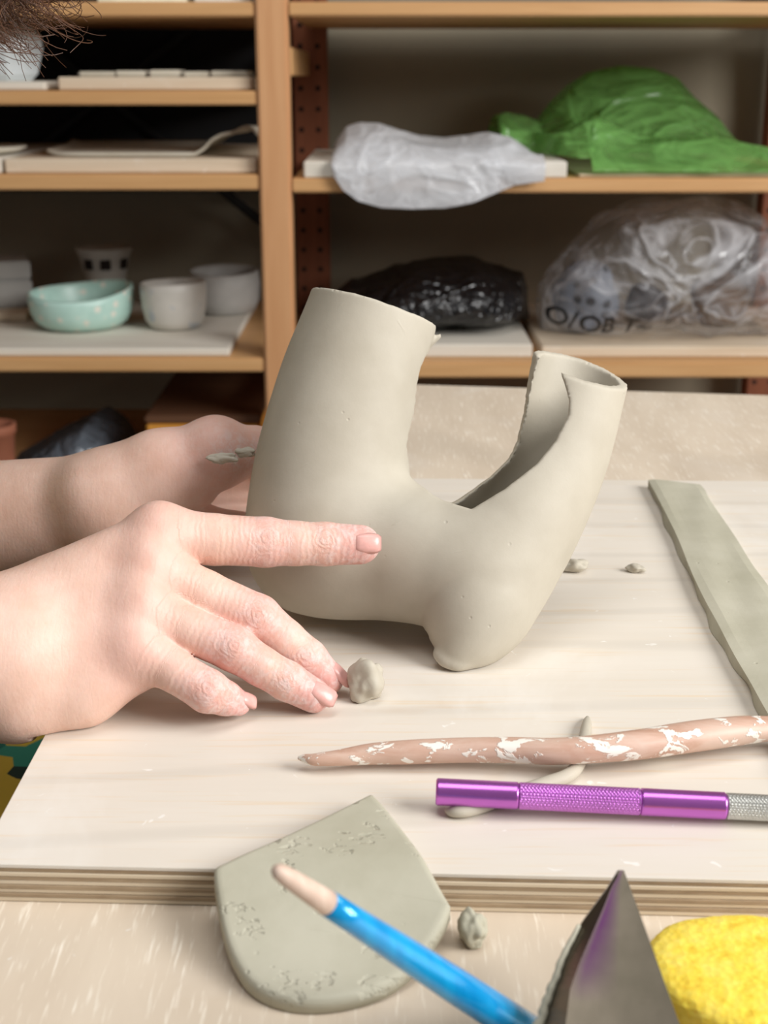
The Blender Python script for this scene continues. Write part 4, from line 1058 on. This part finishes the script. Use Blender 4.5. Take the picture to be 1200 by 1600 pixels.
t.color(t.ramp(vo.outputs['Distance'], [(0.24, srgb(30,32,40)), (0.34, srgb(120,126,138))])); t.set(Roughness=0.5); M['dots'] = t.m
def inner(name, px, py, Y, wpx, hgt, mat, label, seed, cat):
    p = Vector((sx(px, py, Y), Y, zs2)); s_ = Y/FPX*0.98; r = wpx*s_/2
    bm = bmesh.new(); bmesh.ops.create_icosphere(bm, subdivisions=4, radius=1)
    for v in bm.verts:
        q = v.co*1.2+Vector((seed,seed,0)); c = v.co*(1+0.22*noise.noise(q)+0.06*noise.noise(q*3)); v.co = Vector((c.x*r, c.y*min(r,0.075), max(c.z*hgt/2, -hgt*0.45)+hgt*0.45+0.004))
    o = bm_obj(name, bm, mat, None, True); o.location = p; tag(o, label, cat); return o
inner('dotted_bowl', 915, 450, SY+0.14, 105, 0.105, M['dots'], 'grey dotted ceramic piece inside the clear bag', 2, 'ceramic')
inner('clay_lump', 1012, 450, SY+0.19, 70, 0.06, M['dark_lump'], 'dark lump in the middle of the clear bag', 5, 'clay lump')
inner('clay_lump', 1125, 450, SY+0.19, 92, 0.08, M['brown_lump'], 'brownish lump at the right inside the clear bag', 7, 'clay lump')
# marker writing on the bag, following its surface
def writing():
    dg = bpy.context.evaluated_depsgraph_get(); obs = cb
    tx = bpy.data.curves.new('marker_writing', 'FONT'); tx.body = 'O/OB T~'; tx.size = 0.038; tx.offset = 0.0006; tx.space_character = 1.0; tx.resolution_u = 4
    to = bpy.data.objects.new('tmp_writing', tx); COL.objects.link(to); bpy.context.view_layer.update(); dg = bpy.context.evaluated_depsgraph_get()
    me = bpy.data.meshes.new_from_object(to.evaluated_get(dg)); bpy.data.objects.remove(to)
    bm = bmesh.new(); bm.from_mesh(me); bmesh.ops.triangulate(bm, faces=bm.faces); bmesh.ops.subdivide_edges(bm, edges=bm.edges[:], cuts=2)
    xl = sx(866, 510, SY); wx = max(v.co.x for v in bm.verts); sxk = (sx(1030,520,SY)-xl)/wx
    Z0 = ony(860, 518, SY+0.03).z
    from mathutils.bvhtree import BVHTree
    tree = BVHTree.FromObject(cb, dg)
    for v in bm.verts:
        x = xl+v.co.x*sxk; z = Z0+v.co.y*0.98-0.010*(v.co.x/wx)
        hit = tree.ray_cast(Vector((x, SY-0.2, z)), Vector((0,1,0)))[0]
        v.co = Vector((x, (hit.y if hit else SY+0.03)-0.0012, z))
    return bm_obj('marker_writing', bm, mat_plain('black marker', srgb(18,18,20), 0.5), cb)
writing()
# grey plastic scraps on the lowest left shelf
M['grey_film'] = mat_film('grey plastic film', srgb(110, 118, 128), 0.7, 0.25, 0.2, 0.3)
bag('grey_plastic_bag', 20, 205, ([20,60,100,140,170,205],[722,700,672,652,662,700]), None, SY+0.05, SY+0.3, M['grey_film'], 'crumpled dark grey plastic bag on the lowest left shelf', 0.012, 22, 60, 40, floor_z=zE+0.0004, seed=6)
# dried clay stuck to the far thumb
def smear(px, py, d, wpx, hpx, seed):
    p = P(px, py, d/1000); k = d/1000/FPX; bm = bmesh.new(); bmesh.ops.create_icosphere(bm, subdivisions=4, radius=1)
    for v in bm.verts:
        q = v.co*1.5+Vector((seed,0,seed)); c = v.co*(1+0.35*noise.noise(q)+0.15*noise.noise(q*2.5))
        v.co = p + Vector((c.x*wpx*k, 0, 0)) + upv*(c.z*hpx*k) + cdir*(c.y*5*k)
    o = bm_obj('clay_smear', bm, M['clay'], person, True); o['label'] = 'dried clay stuck to the thumb'
smear(348, 716, 667, 24, 8, 1); smear(384, 707, 672, 17, 8, 4)
